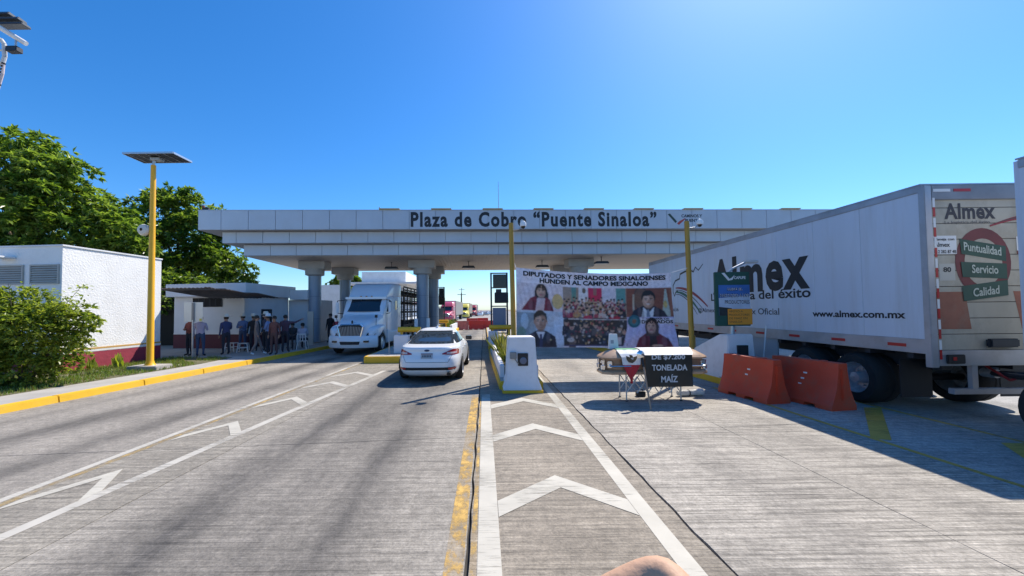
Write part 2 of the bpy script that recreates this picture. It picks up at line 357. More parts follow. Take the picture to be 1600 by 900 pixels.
tag(gr.build('grass', [leaf_mat('grass blade', (.14, .22, .04)), leaf_mat('dry grass blade', (.20, .2, .06))]), 'short patchy lawn between white building and pavement', 'grass', kind='stuff')

# ================================================================== LEFT BUILDINGS
stucco = mat('rough white stucco', (.82, .82, .81), .9, var=.05, vscale=1.5, bump=.75, bscale=17, dirt=(.6, .58, .54), dscale=1.2, damt=.25)
plaster = mat('smooth white plaster', (.74, .75, .76), .85, var=.06, vscale=1.2, bump=.15, bscale=25, dirt=(.5, .48, .45), dscale=1., damt=.3)
maroon = mat('maroon band paint', (.30, .035, .06), .7, var=.12, vscale=3, bump=.5, bscale=9)
ochre = mat('ochre stripe paint', (.55, .33, .10), .7)
slat_m = mat('grey louvre slat', (.42, .41, .38), .6, var=.1)
dark_in = mat('dark interior', (.02, .02, .022), .9)
A = thing('white_building', 'white stucco building with maroon base band behind the leafy bush', 'building', (-13.65, 12.4, .15), R(-4.5))
D_ = 3.5
MB().prism([(0, 0), (0, D_), (-6, D_), (-6, 0)], 'z', .58, 4.1).build('wall', stucco, A)
bx(-6.01, .02, -.02, D_+.02, 0, .58).build('base_band', maroon, A, bevel=.01)
bx(-6.008, .016, -.016, D_+.016, .60, .67).build('white_stripe', white_paint, A)
bx(-6.010, .019, -.019, D_+.019, .675, .735).build('ochre_stripe', ochre, A)
bx(-6.05, .035, -.035, D_+.035, 4.1, 4.16).build('parapet_cap', plaster, A, bevel=.01)
for x0, x1 in ((-1.07, -.12), (-2.45, -1.40)):
    w_ = bx(x0, x1, -.012, .05, 2.93, 3.47).build('louvre_window', dark_in, A)
    fr = MB(); fr.box(x0-.04, x1+.04, -.05, 0, 3.47, 3.52).box(x0-.04, x1+.04, -.05, 0, 2.88, 2.93).box(x0-.04, x0, -.05, 0, 2.93, 3.47).box(x1, x1+.04, -.05, 0, 2.93, 3.47); fr.build('frame', slat_m, w_)
    for k in range(7):
        z = 2.95+.075*k; MB().prism([(-.05, z), (-.04, z-.008), (-.005, z+.05), (-.015, z+.058)], 'x', x0+.002, x1-.002).build('slat', slat_m, w_)
bx(-2.2, -1.65, -.45, -.02, 3.72, 3.78).build('window_hood', plaster, A, bevel=.01)

B = thing('toll_office', 'low white office with flat parapet behind the group of men', 'building', (-12.6, 20.2, .15), R(-8))
bwall = mat('office wall paint', (.70, .72, .74), .8, var=.06, vscale=1.5, bump=.1)
MB().prism([(0, 0), (0, 3.6), (-4.2, 3.6), (-4.2, 0)], 'z', .6, 2.75).build('wall', bwall, B)
bx(-4.21, .02, -.02, 3.6, 0, .74).build('base_band', mat('shade-darkened maroon band', (.10, .02, .03), .7), B)  # maroon made darker so its colour carries the shade under awning and canopy
bx(-4.206, .016, -.016, 3.6, .745, .80).build('white_stripe', white_paint, B)
bx(-4.3, .42, -.42, 3.7, 2.75, 3.42).build('parapet', bwall, B, bevel=.015)
bx(.42, 1.6, 3.1, 3.8, 2.62, 3.2).build('side_parapet', bwall, B, bevel=.015)
bx(.0, 1.55, 3.62, 6, 0, 2.62).build('side_wall', bwall, B)
w_ = bx(-3.05, -1.3, -.03, .04, 2.2, 2.68).build('window', dark_in, B)
for k in range(5): bx(-3.05+.35*k+.34, -3.05+.35*k+.37, -.045, -.03, 2.2, 2.68).build('bar', dark_steel, w_)
w_ = bx(-.02, .03, 1.3, 2.0, 1.1, 2.0).build('window', glass_dark, B)
fr = MB(); fr.box(.0, .05, 1.24, 1.3, 1.04, 2.06).box(.0, .05, 2.0, 2.06, 1.04, 2.06).box(.0, .05, 1.3, 2.0, 2.0, 2.06).box(.0, .05, 1.3, 2.0, 1.04, 1.1); fr.build('frame', dark_steel, w_)
bx(.0, .045, 1.63, 1.67, 1.1, 2.0).build('mullion', dark_steel, w_)
AW = thing('awning', 'dark corrugated metal awning between the two white buildings', 'awning', (0, 0, 0))
rows = []; NX = 90
for iy in range(5):
    y_ = 16.5+iy*.92
    rows.append([(-14.3+3.5*i/NX, y_, 3.12-.08*iy-(.12*max(0, i/NX-.72)/.28 if iy < 2 else 0)+.02*math.sin(i*1.4)+(.05*mnoise.noise(Vector((i*.09, iy, 1))) if i > 55 else 0)) for i in range(NX+1)])
b = MB(); b.add([p for r_ in rows for p in r_], [(k*(NX+1)+i, k*(NX+1)+i+1, (k+1)*(NX+1)+i+1, (k+1)*(NX+1)+i) for k in range(4) for i in range(NX)])
sh = b.build('sheet', mat('weathered sheet metal', (.16, .14, .13), .6, .3, var=.25), AW, smooth=True)
sol = sh.modifiers.new('thickness', 'SOLIDIFY'); sol.thickness = .008
for x_, y_ in ((-14.2, 16.75),): MB().cyl((x_, y_, .15), (x_, y_, 3.1), .035).build('post', dark_steel, AW)
MB().box(-14.3, -11.2, 16.6, 16.66, 3.03, 3.09).build('edge_beam', dark_steel, AW)
bk = thing('passage_shade_panel', 'near-black panel for the shade in the passage behind the awning', 'wall', (-19.8, 22.6, .15)); bx(0, 2.4, 0, .15, 0, 3.2).build('panel', mat('passage shade black', (.02, .02, .018), .9), bk)  # near-black panel added as painted shade filling the gap between the buildings

# building far behind the semi
BB = thing('white_service_building', 'tall white flat-roofed building beyond the canopy behind the semi', 'building', (-15.0, 45, 0))
bx(0, 6, 0, 10, 0, 5.1).build('wall', bwall, BB); bx(-.8, 8.2, -1.2, 10.5, 5.1, 5.35).build('roof_slab', white_paint, BB, bevel=.02); bx(.3, 5.6, 1.2, 9, 5.35, 6.75).build('upper_wall', white_paint, BB, bevel=.02)
for k in range(3): bx(6, 6.05, 1.5+2.8*k, 3.2+2.8*k, 3.0, 4.3).build('window', glass_dark, BB)
LW = thing('white_wall', 'sunlit white wall with maroon base beyond the columns', 'wall', (-19.5, 43, 0)); bx(0, 4.4, 0, .4, .9, 5.0).build('panel', white_paint, LW); bx(-.01, 4.41, -.02, .42, 0, .9).build('base_band', maroon, LW)

# ================================================================== TREES AND BUSH
def leaf(b, p, d, up, ln, wd, mi):
    s_ = d.cross(up)
    if s_.length < 1e-3: s_ = d.orthogonal()
    s_ = s_.normalized()*wd; nrm = s_.cross(d).normalized()
    mid = p+d*ln*.45; b.v += [tuple(p), tuple(mid+s_+nrm*wd*.4), tuple(p+d*ln-nrm*ln*.1), tuple(mid-s_+nrm*wd*.4)]
    o_ = len(b.v)-4; b.f += [(o_, o_+1, o_+2), (o_, o_+2, o_+3)]; b.m += [mi, mi]
def crown(blobs, ncl, per, ln, wd, inner=.3, droop=.5, seed=1, hang=1., clump=0.):
    rnd = random.Random(seed); b = MB(); wts = [r[3]**2 for r in blobs]
    if clump:       # branch ends: many small leafy domes over the big limbs' volume
        nb = []
        for cx, cy, cz, r in blobs:
            for _ in range(int(5.5*(r/clump)**1.7)):
                d = Vector((rnd.gauss(0, 1), rnd.gauss(0, 1), rnd.gauss(.1, 1))).normalized(); k = r*rnd.uniform(.62, 1.0)
                q = Vector((cx, cy, cz))+Vector((d.x, d.y, d.z*.9))*k
                if any((q-Vector(o_[:3])).length < o_[3]*.55 for o_ in blobs if o_[:3] != (cx, cy, cz)): continue
                nb.append((q.x, q.y, q.z, clump*rnd.uniform(.6, 1.25)))
        for cx, cy, cz, r in nb:
            tone0 = rnd.choices((0, 1, 2), (5, 3, 2))[0]
            for _ in range(max(6, int(ncl/len(nb)*(r/clump)**2))):
                d = Vector((rnd.gauss(0, 1), rnd.gauss(0, 1), rnd.gauss(.55, .8))).normalized(); p = Vector((cx, cy, cz))+Vector((d.x, d.y, d.z*.7))*r*rnd.uniform(.75, 1.08)
                for _k in range(per):
                    q = (d*.7+Vector((rnd.gauss(0, .7), rnd.gauss(0, .7), rnd.gauss(-.1, .35)))).normalized(); q = (q+Vector((0, 0, -droop*rnd.random()))).normalized()
                    leaf(b, p, q, Vector((rnd.gauss(0, .3), rnd.gauss(0, .3), 1)), ln*rnd.uniform(.7, 1.2), wd*rnd.uniform(.8, 1.2), tone0 if rnd.random() < .7 else rnd.choice((0, 1, 2)))
        ncl = int(ncl*.12); inner = 1.
    for _ in range(ncl):
        cx, cy, cz, r = rnd.choices(blobs, wts)[0]
        d = Vector((rnd.gauss(0, 1), rnd.gauss(0, 1), rnd.gauss(.15, 1))).normalized()
        rad = r*(rnd.uniform(.55, .8) if rnd.random() < inner else rnd.uniform(.84, 1.06))*(1+.16*mnoise.noise(d*2.3+Vector((cx, cy, cz))))
        p = Vector((cx, cy, cz))+Vector((d.x, d.y, d.z*.88))*rad
        tone = rnd.choices((0, 1, 2), (5, 3, 2))[0]
        for _k in range(per):
            q = (d*.9+Vector((rnd.gauss(0, .75), rnd.gauss(0, .75), rnd.gauss(-droop*.4, .5)))).normalized()
            q = (q+Vector((0, 0, -droop*rnd.random()))).normalized()
            leaf(b, p+q*.03+Vector((rnd.gauss(0, .07), rnd.gauss(0, .07), rnd.gauss(0, .07)))*hang, q, Vector((rnd.gauss(0, .4), rnd.gauss(0, .4), 1)), ln*rnd.uniform(.7, 1.25), wd*rnd.uniform(.8, 1.2), tone)
    return b
bark = mat('bark', (.11, .085, .06), .95, var=.3, bump=.8, bscale=12)
def tree(label, base, th, blobs, ncl, ln, wd, greens, seed, per=10, r0=.3, name='mango_tree', droop=.6, clump=.62):
    t = thing(name, label, 'tree', base)
    tb = MB(); tb.cyl((0,0,-.1), (.05, 0, th*.5), r0, r0*.8, 10).cyl((.05, 0, th*.5), (0, .05, th), r0*.8, r0*.65, 10)
    rnd = random.Random(seed+50)
    for bl in blobs:
        e_ = Vector((bl[0]*.85, bl[1]*.85, bl[2])); m_ = Vector((e_.x*.4, e_.y*.4, th+(e_.z-th)*.55))
        tb.cyl((0, 0, th*.9), m_, r0*.5, r0*.3, 7).cyl(m_, e_, r0*.3, r0*.08, 6)
    tb.build('trunk', bark, t, smooth=True)
    o_ = crown(blobs, ncl, per, ln, wd, seed=seed, droop=droop, clump=clump).build('crown', greens, t); o_['kind'] = 'stuff'
    return t
g1 = [leaf_mat('mango leaf', (.135, .215, .04), .5), leaf_mat('pale mango leaf', (.22, .31, .07), .5), leaf_mat('deep mango leaf', (.075, .145, .03), .5)]
tree('big dense mango tree rising behind the white stucco building', (-24.5, 20.5, 0), 3.4,
     [(0, 0, 6.6, 3.3), (-2.4, .3, 8.0, 3.0), (-.2, -.3, 9.6, 2.5), (2.6, 0, 6.6, 2.5), (3.4, .2, 4.6, 2.1), (-3.5, 0, 5.2, 2.8), (1.9, -.4, 8.3, 2.0), (-2.2, 0, 10.3, 1.9), (4.6, .4, 6.0, 1.5), (0.5, -1.6, 4.6, 2.2)], 5200, .34, .075, g1, 3)
tree('rounder mango tree behind the yellow solar lamp post', (-21.5, 27, 0), 3.2,
     [(0, 0, 6.6, 2.9), (-1.6, 0, 8.6, 2.0), (1.6, 0, 7.7, 2.0), (2.9, 0, 5.2, 1.7), (-.2, 0, 9.6, 1.4), (-2.6, 0, 6.0, 2.2), (3.9, .2, 4.0, 1.2), (.6, -1., 4.6, 2.0), (-3.8, 0, 5.0, 1.9), (-3.4, 0, 7.4, 1.4)], 3300, .36, .08, g1, 9)
tree('small far tree seen between the canopy columns', (-21.5, 60, 0), 3.5, [(0, 0, 6.2, 1.8), (1.3, 0, 5.6, 1.4), (-1.5, 0, 5.5, 1.5)], 420, .5, .13, g1, 21, r0=.2, name='far_tree')
tree('shaded tree in the dark passage between buildings', (-18.2, 23.5, 0), 1.6, [(0, 0, 2.9, 1.6), (-1.3, 0, 3.4, 1.4), (1.0, .2, 2.2, 1.2)], 620, .3, .07, g1, 33, r0=.14, name='passage_tree')
gb = [leaf_mat('bush leaf', (.20, .26, .04), .5), leaf_mat('pale bush leaf', (.29, .34, .07), .5), leaf_mat('deep bush leaf', (.11, .17, .035), .5)]
bush = thing('bush', 'leafy light green bush growing in front of the stucco building', 'bush', (-12.5, 10.4, .15))
sb = MB(); rnd = random.Random(5)
bl = [(0, 0, 1.15, 1.05), (-.75, 0, 1.5, .95), (.55, -.1, 1.45, .85), (.95, 0, .95, .75), (-.2, .1, 1.95, .75), (-1.3, 0, 1.0, .9), (1.25, .05, 1.65, .5), (.3, -.2, .55, .8), (-.8, -.3, .5, .7)]
for q in bl: sb.cyl((q[0]*.15, q[1]*.15, -.05), (q[0]*.9, q[1]*.9, q[2]), .035, .012, 6)
for _ in range(14):
    a_ = rnd.uniform(0, 6.28); sb.cyl((.6*math.cos(a_), .3*math.sin(a_), 1.5), (1.55*math.cos(a_), .7*math.sin(a_), rnd.uniform(1.7, 2.75)), .012, .004, 5)
sb.build('stem', bark, bush)
cb = crown(bl, 2500, 9, .125, .034, inner=.3, droop=.35, seed=6, hang=1.3, clump=.27)
for _ in range(230):
    a_ = rnd.uniform(0, 6.28); k = rnd.uniform(.5, 1.); p = Vector(((.6+.95*k)*math.cos(a_), (.3+.4*k)*math.sin(a_), 1.5+k*rnd.uniform(.2, 1.2)))
    for _k in range(5): leaf(cb, p+Vector((rnd.gauss(0, .08), rnd.gauss(0, .08), rnd.gauss(0, .06))), Vector((rnd.gauss(0, 1), rnd.gauss(0, 1), rnd.gauss(0, .6))).normalized(), Vector((0, 0, 1)), .12, .032, rnd.choice((0, 1)))
o = cb.build('foliage', gb, bush); o['kind'] = 'stuff'
def weed(loc, h, n, label, mats, name='weed_plant', spread=.5, wd=.05):
    t = thing(name, label, 'plant', loc); rn = random.Random(int(abs(loc[0]*100+loc[1]*10)))
    b = MB()
    for _ in range(n):
        a_ = rn.uniform(0, 6.28); q = Vector((math.cos(a_)*spread*rn.random(), math.sin(a_)*spread*rn.random(), 1)).normalized()
        leaf(b, Vector((rn.gauss(0, .06), rn.gauss(0, .06), .0)), q, Vector((math.cos(a_+1), math.sin(a_+1), .2)), h*rn.uniform(.6, 1.1), wd, rn.choice((0, 1)))
    b.build('leaves', mats, t); return t
weed((-12.75, 13.4, .16), .55, 9, 'broad-leaved plant against the maroon band beside lamp post', gb, wd=.10)
weed((-13.15, 13.0, .16), .45, 9, 'smaller broad-leaved plant against the maroon band', gb, wd=.09)

# ================================================================== LAMP POST, SIGN BACK, CAMERA MAST
lp = thing('solar_street_lamp', 'tall yellow lamp post with solar panel on concrete footing', 'street lamp', (-11.36, 13.1, .15), 0)
bx(-.5, .5, -.35, .35, -.05, .14).build('footing', concrete, lp, bevel=.02)
MB().lathe([(.14, .17), (.2, .13), (.3, .105), (7.0, .075)], axis='z', n=16, cap=True).build('post', post_yellow, lp, smooth=True)
MB().cyl((0, 0, 7.0), (.03, 0, 7.28), .045).build('panel_mount', steel, lp)
pn = MB().box(-.72, .95, -.35, .45, 7.28, 7.31).build('solar_panel', dark_steel, lp)
fr = MB(); fr.box(-.74, .97, -.38, -.35, 7.26, 7.32).box(-.74, .97, .45, .48, 7.26, 7.32).box(-.75, -.72, -.35, .45, 7.26, 7.32).box(.95, .98, -.35, .45, 7.26, 7.32); fr.build('panel_frame', mat('panel frame aluminium', (.55, .56, .58), .35, .8), pn)
for k in range(5): bx(-.6+.3*k, -.585+.3*k, -.345, .445, 7.262, 7.28).build('panel_rib', steel, pn)
MB().box(-.05, .3, -.12, .12, 7.16, 7.25).build('lamp_head', steel, lp, bevel=.02)
MB().lathe([(0, .05), (.03, .16), (.1, .2), (.16, .19), (.2, .0)], o=(-.25, -.16, 4.75), axis='y', n=18).build('round_lamp', mat('milky lamp cover', (.62, .58, .52), .4), lp, smooth=True)
MB().cyl((-.25, .02, 4.75), (0, 0, 4.7), .025).build('lamp_bracket', steel, lp)

sg = thing('road_sign', 'back of a white square road sign on a thin post', 'sign', (-12.25, 16.2, .15))
bx(-.40, .40, -.004, .0, 1.52, 2.34).build('panel', mat('sign back aluminium', (.62, .64, .62), .5, .2, var=.05), sg, bevel=.0015)
MB().box(-.045, .045, -.05, -.008, 1.52, 2.32).build('back_rail', mat('grey channel', (.22, .23, .24), .6, .4), sg)
MB().cyl((0, -.03, -.02), (0, -.03, 1.6), .035).build('post', steel, sg)
bx(.26, .36, -.012, -.006, 1.55, 1.65).build('sticker', mat('yellow sticker', (.55, .5, .1), .6), sg)

ms = thing('camera_mast', 'mast top with floodlight bars and surveillance camera at upper left', 'mast', (-11.55, 8.6, .15))
MB().lathe([(-.02, .11), (7.2, .075), (8.9, .07)], axis='z', n=14, cap=True).build('pole', steel, ms, smooth=True)
for z0, xe, k in ((8.62, 1.02, 0), (8.5, 1.12, 1), (8.74, .8, 2)):
    MB().prism([(-.1, z0), (.1, z0), (.09, z0+.05), (-.07, z0+.07)], 'x', .05, xe).build('floodlight_bar', mat('dark lamp housing', (.10, .11, .12), .4, .5), ms, bevel=.008)
cm = MB().cyl((.62, -.1, 8.42), (1.06, .05, 8.14), .055, n=12).build('camera', white_paint, ms, smooth=True); MB().cyl((.615, -.103, 8.422), (.585, -.113, 8.44), .045, n=12).build('lens', black_gloss, cm)
MB().tube([(.9, -.01, 8.22), (.9, -.01, 7.98), (.7, -.01, 7.95), (.05, 0, 7.95)], .02).build('camera_arm', steel, ms)
MB().box(.72, .98, -.07, .07, 7.9, 8.02).build('junction_box', dark_steel, ms, bevel=.01)
MB().tube([(.3, 0, 8.2), (.55, 0, 8.2), (.62, 0, 8.1), (.64, 0, 7.8), (.6, 0, 7.66), (.42, 0, 7.6), (.38, 0, 7.8)], .04, 10).build('bracket_loop', mat('pale bracket', (.6, .6, .6), .5), ms, smooth=True)
cb_ = MB(); pts = [(.62, 0, 7.66), (.6, 0, 7.4), (.52, .0, 7.1), (.4, 0, 6.7), (.1, 0, 6.2)]
cb_.tube(pts, .028); cb_.build('conduit', mat('pale pink conduit', (.6, .5, .48), .6), ms)
for k in range(8):
    p0 = Vector(pts[0]).lerp(Vector(pts[2]), k/8); MB().cyl(p0, p0+Vector((-.006, 0, -.035)), .034).build('conduit_ring', black, ms)

# ================================================================== CANOPY
CN = thing('toll_canopy', 'wide stepped toll plaza canopy lettered across its front', 'canopy', (0, 20.25, 0), R(2.1))
alu = mat('pale grey cladding', (.47, .52, .58), .45, .25, var=.06, vscale=.7, dirt=(.36, .35, .33), dscale=.8, damt=.25)
core_m = mat('shadow gap', (.05, .05, .055), .8); step_m = mat('cladding underside', (.36, .35, .34), .6)
XL, XR, DEP = -14.75, 20.5, 9.6
tiers = [(XL, 6.33, 7.33, 0.), (XL+.92, 5.72, 6.31, .5), (XL+1.75, 5.12, 5.70, 1.0)]
for ti, (xl, z0, z1, yo) in enumerate(tiers):
    bx(xl+.05, XR, yo+.05, DEP-yo*.4, z0+.004*ti, z1-.01).build('core', step_m, CN)
    x = xl; first = (1.16, .72, 1.42)[ti]; k = 0
    while x < XR-.2:
        w_ = first if k == 0 else 1.385; x1 = min(x+w_, XR)
        bx(x+.009, x1-.009, yo, yo+.05, z0, z1).build('fascia_panel', alu, CN, bevel=.006, seg=1); x = x1; k += 1
    for q in range(6): bx(xl, xl+.05, yo+.06+(DEP-yo*1.4-.1)/6*q, yo+.05+(DEP-yo*1.4-.1)/6*(q+1), z0, z1).build('end_panel', alu, CN)
bx(XL-.01, XR, -.012, DEP, 7.331, 7.37).build('top_flashing', alu, CN)
sof = mat('soffit slat paint', (.48, .43, .38), .55, var=.06, vscale=.5)
x = XL+1.8; smesh = None
while x < XR-.1:
    if smesh is None: so_ = bx(0, .185, 1.06, DEP-.45, 5.085, 5.112).build('soffit_slat', sof, CN, loc=(x, 0, 0)); smesh = so_
    else: c_ = smesh.copy(); C.objects.link(c_); c_.location.x = x
    x += .2
text('Plaza de Cobro “Puente Sinaloa”', ink_black, CN, (-3.82, -.003, 6.44), (1,0,0), (0,0,1), 13.2, .84, bold=.038, space=1.18, split=True)
must = mat('mustard lamp lip', (.45, .33, .08), .5)
for k in range(-2, 7): bx(-2.62+2.72*k+2.6, -1.55+2.72*k+2.6, -.10, .12, 7.372, 7.42).build('light_strip', must, CN, bevel=.006)
lgd = mat('dark green logo', (.03, .06, .05), .5); lgr = mat('red logo stroke', (.4, .05, .05), .5)
shape([(0, .5), (.12, .55), (.5, .12), (.42, .02)], lgd, CN, (10.0, -.004, 6.60), (1,0,0), (0,0,1), 'logo_wing')
shape([(.5, .0), (.62, .12), (1.0, .32), (.92, .2), (.6, -.08)], lgr, CN, (10.0, -.004, 6.60), (1,0,0), (0,0,1), 'logo_wing')
text('CAMINOS Y', ink_black, CN, (10.75, -.003, 6.93), (1,0,0), (0,0,1), 1.15, .17, bold=.03); text('PUENTES', ink_black, CN, (10.95, -.003, 6.68), (1,0,0), (0,0,1), .9, .17, bold=.03)
an = thing('roof_antenna', 'thin whip antenna standing on the canopy roof', 'antenna', (.86, 20.9, 7.37)); MB().cyl((0,0,0), (0,0,1.7), .022, .012, 8).build('mast', steel, an); MB().lathe([(0, .08), (.04, .08), (.1, .03)], axis='z', cap=True).build('foot', steel, an)
an = thing('roof_stub', 'short pipe stub on the canopy roof left of lettering', 'pipe', (-5.6, 20.6, 7.37)); MB().cyl((0,0,0), (0,0,.25), .03).build('pipe', steel, an); MB().cyl((0,0,.25), (0,0,.27), .045).build('cap', steel, an)
an = thing('roof_camera', 'small dark camera on the far left end of the canopy', 'camera', (-14.6, 19.9, 7.37)); MB().box(-.05, .05, -.05, .05, 0, .28).build('post', mat('rusty brown', (.16, .05, .04), .7), an); MB().box(-.02, .3, -.08, .08, .02, .16).build('body', black, an, bevel=.02)
colm = mat('blue grey column paint', (.26, .32, .40), .4, .15, var=.06, vscale=1); capm = mat('cap concrete', (.42, .42, .41), .7, var=.08)
def column(x, y, label):
    t = thing('canopy_column', label, 'column', (x, y, 0), R(2.1), 'canopy columns')
    for z0, z1 in ((.2, 1.6), (1.61, 2.95), (2.96, 4.22)): MB().cyl((0,0,z0), (0,0,z1), .37, n=28).build('shaft_segment', colm, t, smooth=True)
    MB().cyl((0,0,.2), (0,0,4.3), .355, n=20).build('core', core_m, t)
    MB().lathe([(4.22, .40), (4.27, .55), (4.62, .56)], axis='z', n=28, cap=True).build('drum', capm, t, smooth=True)
    bx(-.78, .78, -.55, .55, 4.62, 5.08).build('cap', capm, t, bevel=.01)
column(-10.35, 23.5, 'front canopy column beside the low white office'); column(-9.75, 27, 'rear canopy column behind the semi')
column(-3.75, 23.5, 'front canopy column above the white car'); column(-3.55, 27, 'rear canopy column above the white car')
column(5.9, 23.7, 'front canopy column above the protest banner'); column(5.6, 27.2, 'rear canopy column above the protest banner')
for i, (x, y) in enumerate(((-5.76, 24), (-.94, 24), (3.67, 24), (6.9, 22.4))):
    t = thing('hanging_lamp', ['lamp hanging under the canopy above the semi', 'lamp hanging under the canopy right of the central columns', 'lamp hanging under the canopy above the banner', 'lamp hanging low behind the banner top edge'][i], 'lamp', (x, y, 5.085), 0, 'lamps under the canopy')
    MB().cyl((0,0,0), (0,0,-.28), .02).build('stem', dark_steel, t); MB().lathe([(-.005, .06), (-.03, .05)], axis='z', cap=True).build('ceiling_rose', dark_steel, t)
    MB().prism([(-.42, -.42), (.42, -.42), (.34, -.28), (-.34, -.28)], 'y', -.2, .2).build('housing', dark_steel, t, bevel=.02); bx(-.36, .36, -.15, .15, -.428, -.421).build('lens', mat('lamp lens', (.5, .5, .47), .3), t)

# ================================================================== RAISED ISLANDS
def island(name, label, poly, h=.2):
    t = thing(name, label, 'traffic island')
    c = Vector((sum(p[0] for p in poly)/len(poly), sum(p[1] for p in poly)/len(poly)))
    inn = [(c.x+(p[0]-c.x)*(1-.09 if abs(p[0]-c.x) < 3 else 1), p[1]+(.11 if p[1] < c.y else -.11)) for p in poly]
    MB().prism(inn, 'z', -.03, h+.006).build('top', concrete, t); MB().prism(poly, 'z', -.03, h).build('kerb_edge', yellow_paint, t, bevel=.03); return t
island('traffic_island', 'raised yellow-edged island under the central columns', [(-4.75, 15.15), (-4.6, 15.02), (-3.0, 15.05), (-2.75, 15.3), (-2.55, 42), (-4.6, 42)], .26)
island('traffic_island', 'raised planted island behind the white block with socket', [(.38, 9.9), (1.5, 9.9), (1.5, 44), (.22, 44), (.22, 16)], .2)
island('traffic_island', 'raised island carrying the banner pole and sign beside trailer', [(6.28, 10.0), (7.2, 10.0), (7.3, 44), (5.3, 44), (5.3, 21), (6.05, 13.5)], .2)

# ================================================================== WHEELS
def wheel(parent, x, y, r, w, out, name='wheel', rim=None, dual=False, n=26):
    """wheel standing on the road; out = +1 / -1 side its outer face looks to"""
    rim = rim or rim_m
    t = MB(); t.lathe([(-w/2, r*.62), (-w/2, r*.9), (-w*.38, r*.985), (-w*.1, r), (-w*.08, r*.985), (w*.08, r*.985), (w*.1, r), (w*.38, r*.985), (w/2, r*.9), (w/2, r*.62)], axis='x', n=n)
    e_ = bpy.data.objects.new(name, None); C.objects.link(e_); e_.parent = parent; e_.location = (x, y, r); e_.empty_display_size = .1
    t.build('tyre', tyre_m, e_, smooth=True)
    o_ = w/2*out
    rb = MB(); rb.lathe([(o_*.92, r*.63), (o_*.97, r*.60), (o_*.55, r*.56), (o_*(.2 if dual else .75), r*.45), (o_*(.15 if dual else .85), r*.25), (o_*(.95 if dual else .9), r*.2), (o_*(1.0 if dual else .92), r*.02)], axis='x', n=n)
    rb.lathe([(-w/2*.9, r*.62), (w/2*.9, r*.62)], axis='x', n=n)
    for k in range(8):
        a_ = k*math.pi/4; c_, s_ = math.cos(a_)*r*.34, math.sin(a_)*r*.34; rb.cyl((o_*(.15 if dual else .6), c_, s_), (o_*(.35 if dual else .9), c_, s_), r*.035, n=6)
    rb.build('rim', rim, e_, smooth=True); return e_

# ================================================================== WHITE CAR
car_white = mat('white car paint', (.80, .81, .82), .25, coat=.6)
def slices(zs, f, n=72):
    rings = []
    for z in zs:
        w_, y0, y1, ex = f(z); cy, hl = (y0+y1)/2, (y1-y0)/2; rg = []
        for i in range(n):
            t = 2*math.pi*i/n; c_, s_ = math.cos(t), math.sin(t)
            rg.append((w_*math.copysign(abs(c_)**(2/ex), c_), cy+hl*math.copysign(abs(s_)**(2/ex), s_), z))
        rings.append(rg)
    return rings
def interp(tab, z):
    for a_, b_ in zip(tab, tab[1:]):
        if z <= b_[0]:
            k = (z-a_[0])/(b_[0]-a_[0]) if b_[0] > a_[0] else 0; return [a_[j]+(b_[j]-a_[j])*k for j in range(1, len(a_))]
    return list(tab[-1][1:])
#          z    halfw  rear  front  exponent
CT = [(.17, .80, .30, 4.62, 5), (.24, .86, .14, 4.74, 5), (.33, .90, .06, 4.82, 5), (.45, .918, .02, 4.86, 5.2), (.58, .925, .02, 4.85, 5.2), (.68, .925, .04, 4.80, 5.2), (.78, .92, .09, 4.68, 5.), (.88, .905, .11, 4.40, 4.8), (.96, .885, .105, 3.98, 4.6), (1.005, .865, .13, 3.72, 4.5), (1.03, .845, .36, 3.62, 4.4), (1.055, .825, .58, 3.52, 4.3), (1.10, .795, .78, 3.42, 4.2), (1.20, .735, 1.10, 3.20, 4.1), (1.30, .67, 1.45, 2.98, 4.), (1.38, .60, 1.82, 2.78, 3.8), (1.43, .52, 2.08, 2.62, 3.4), (1.46, .40, 2.16, 2.52, 3.), (1.475, .2, 2.25, 2.45, 2.6)]
def carsurf(x, z, off=.0):
    """point of the rear surface at half-width fraction x and height z"""
    w_, y0, y1, ex = interp(CT, z); hl = (y1-y0)/2
    q = min(abs(x)/w_, .999); return Vector((x, (y0+y1)/2-hl*(1-q**ex)**(1/ex)-off, z))
def rearpatch(xz, name, m, parent, off=.006, nu=18, nv=8):
    """patch on the rear of the car, xz(u, v) -> (x, z)"""
    vs = [carsurf(*xz(i/nu, j/nv), off) for j in range(nv+1) for i in range(nu+1)]
    b = MB(); b.add(vs, [(j*(nu+1)+i, j*(nu+1)+i+1, (j+1)*(nu+1)+i+1, (j+1)*(nu+1)+i) for j in range(nv) for i in range(nu)])
    return b.build(name, m, parent, smooth=True)
CAR = thing('white_sedan', 'white sedan seen from behind driving toward the toll lane', 'car', (-1.62, 10.75, 0), R(-1.2))
zs = []
for a_, b_ in zip(CT, CT[1:]): zs += [a_[0]+(b_[0]-a_[0])*k/3 for k in range(3)]
zs.append(CT[-1][0])
body = MB(); body.loft(slices(zs, lambda z: interp(CT, z), 96)); body.build('body', car_white, CAR, smooth=True, ang=60)
MB().loft([rrect(.78, .16, .6, y_, .05) for y_ in (.45, 4.5)]).build('underbody', black, CAR)
rearpatch(lambda u, v: ((u*2-1)*(.60+(1-v)*.16), 1.06+v*.325), 'rear_window', glass_dark, CAR, .012)
rearpatch(lambda u, v: ((u*2-1)*.865, .375+v*.075-.02*abs(u*2-1)**3*(1-v)), 'bumper_strip', black, CAR, .012)
tl_red = mat('tail light red', (.32, .012, .018), .12, coat=.5); tl_clear = mat('tail light clear', (.55, .45, .45), .15)
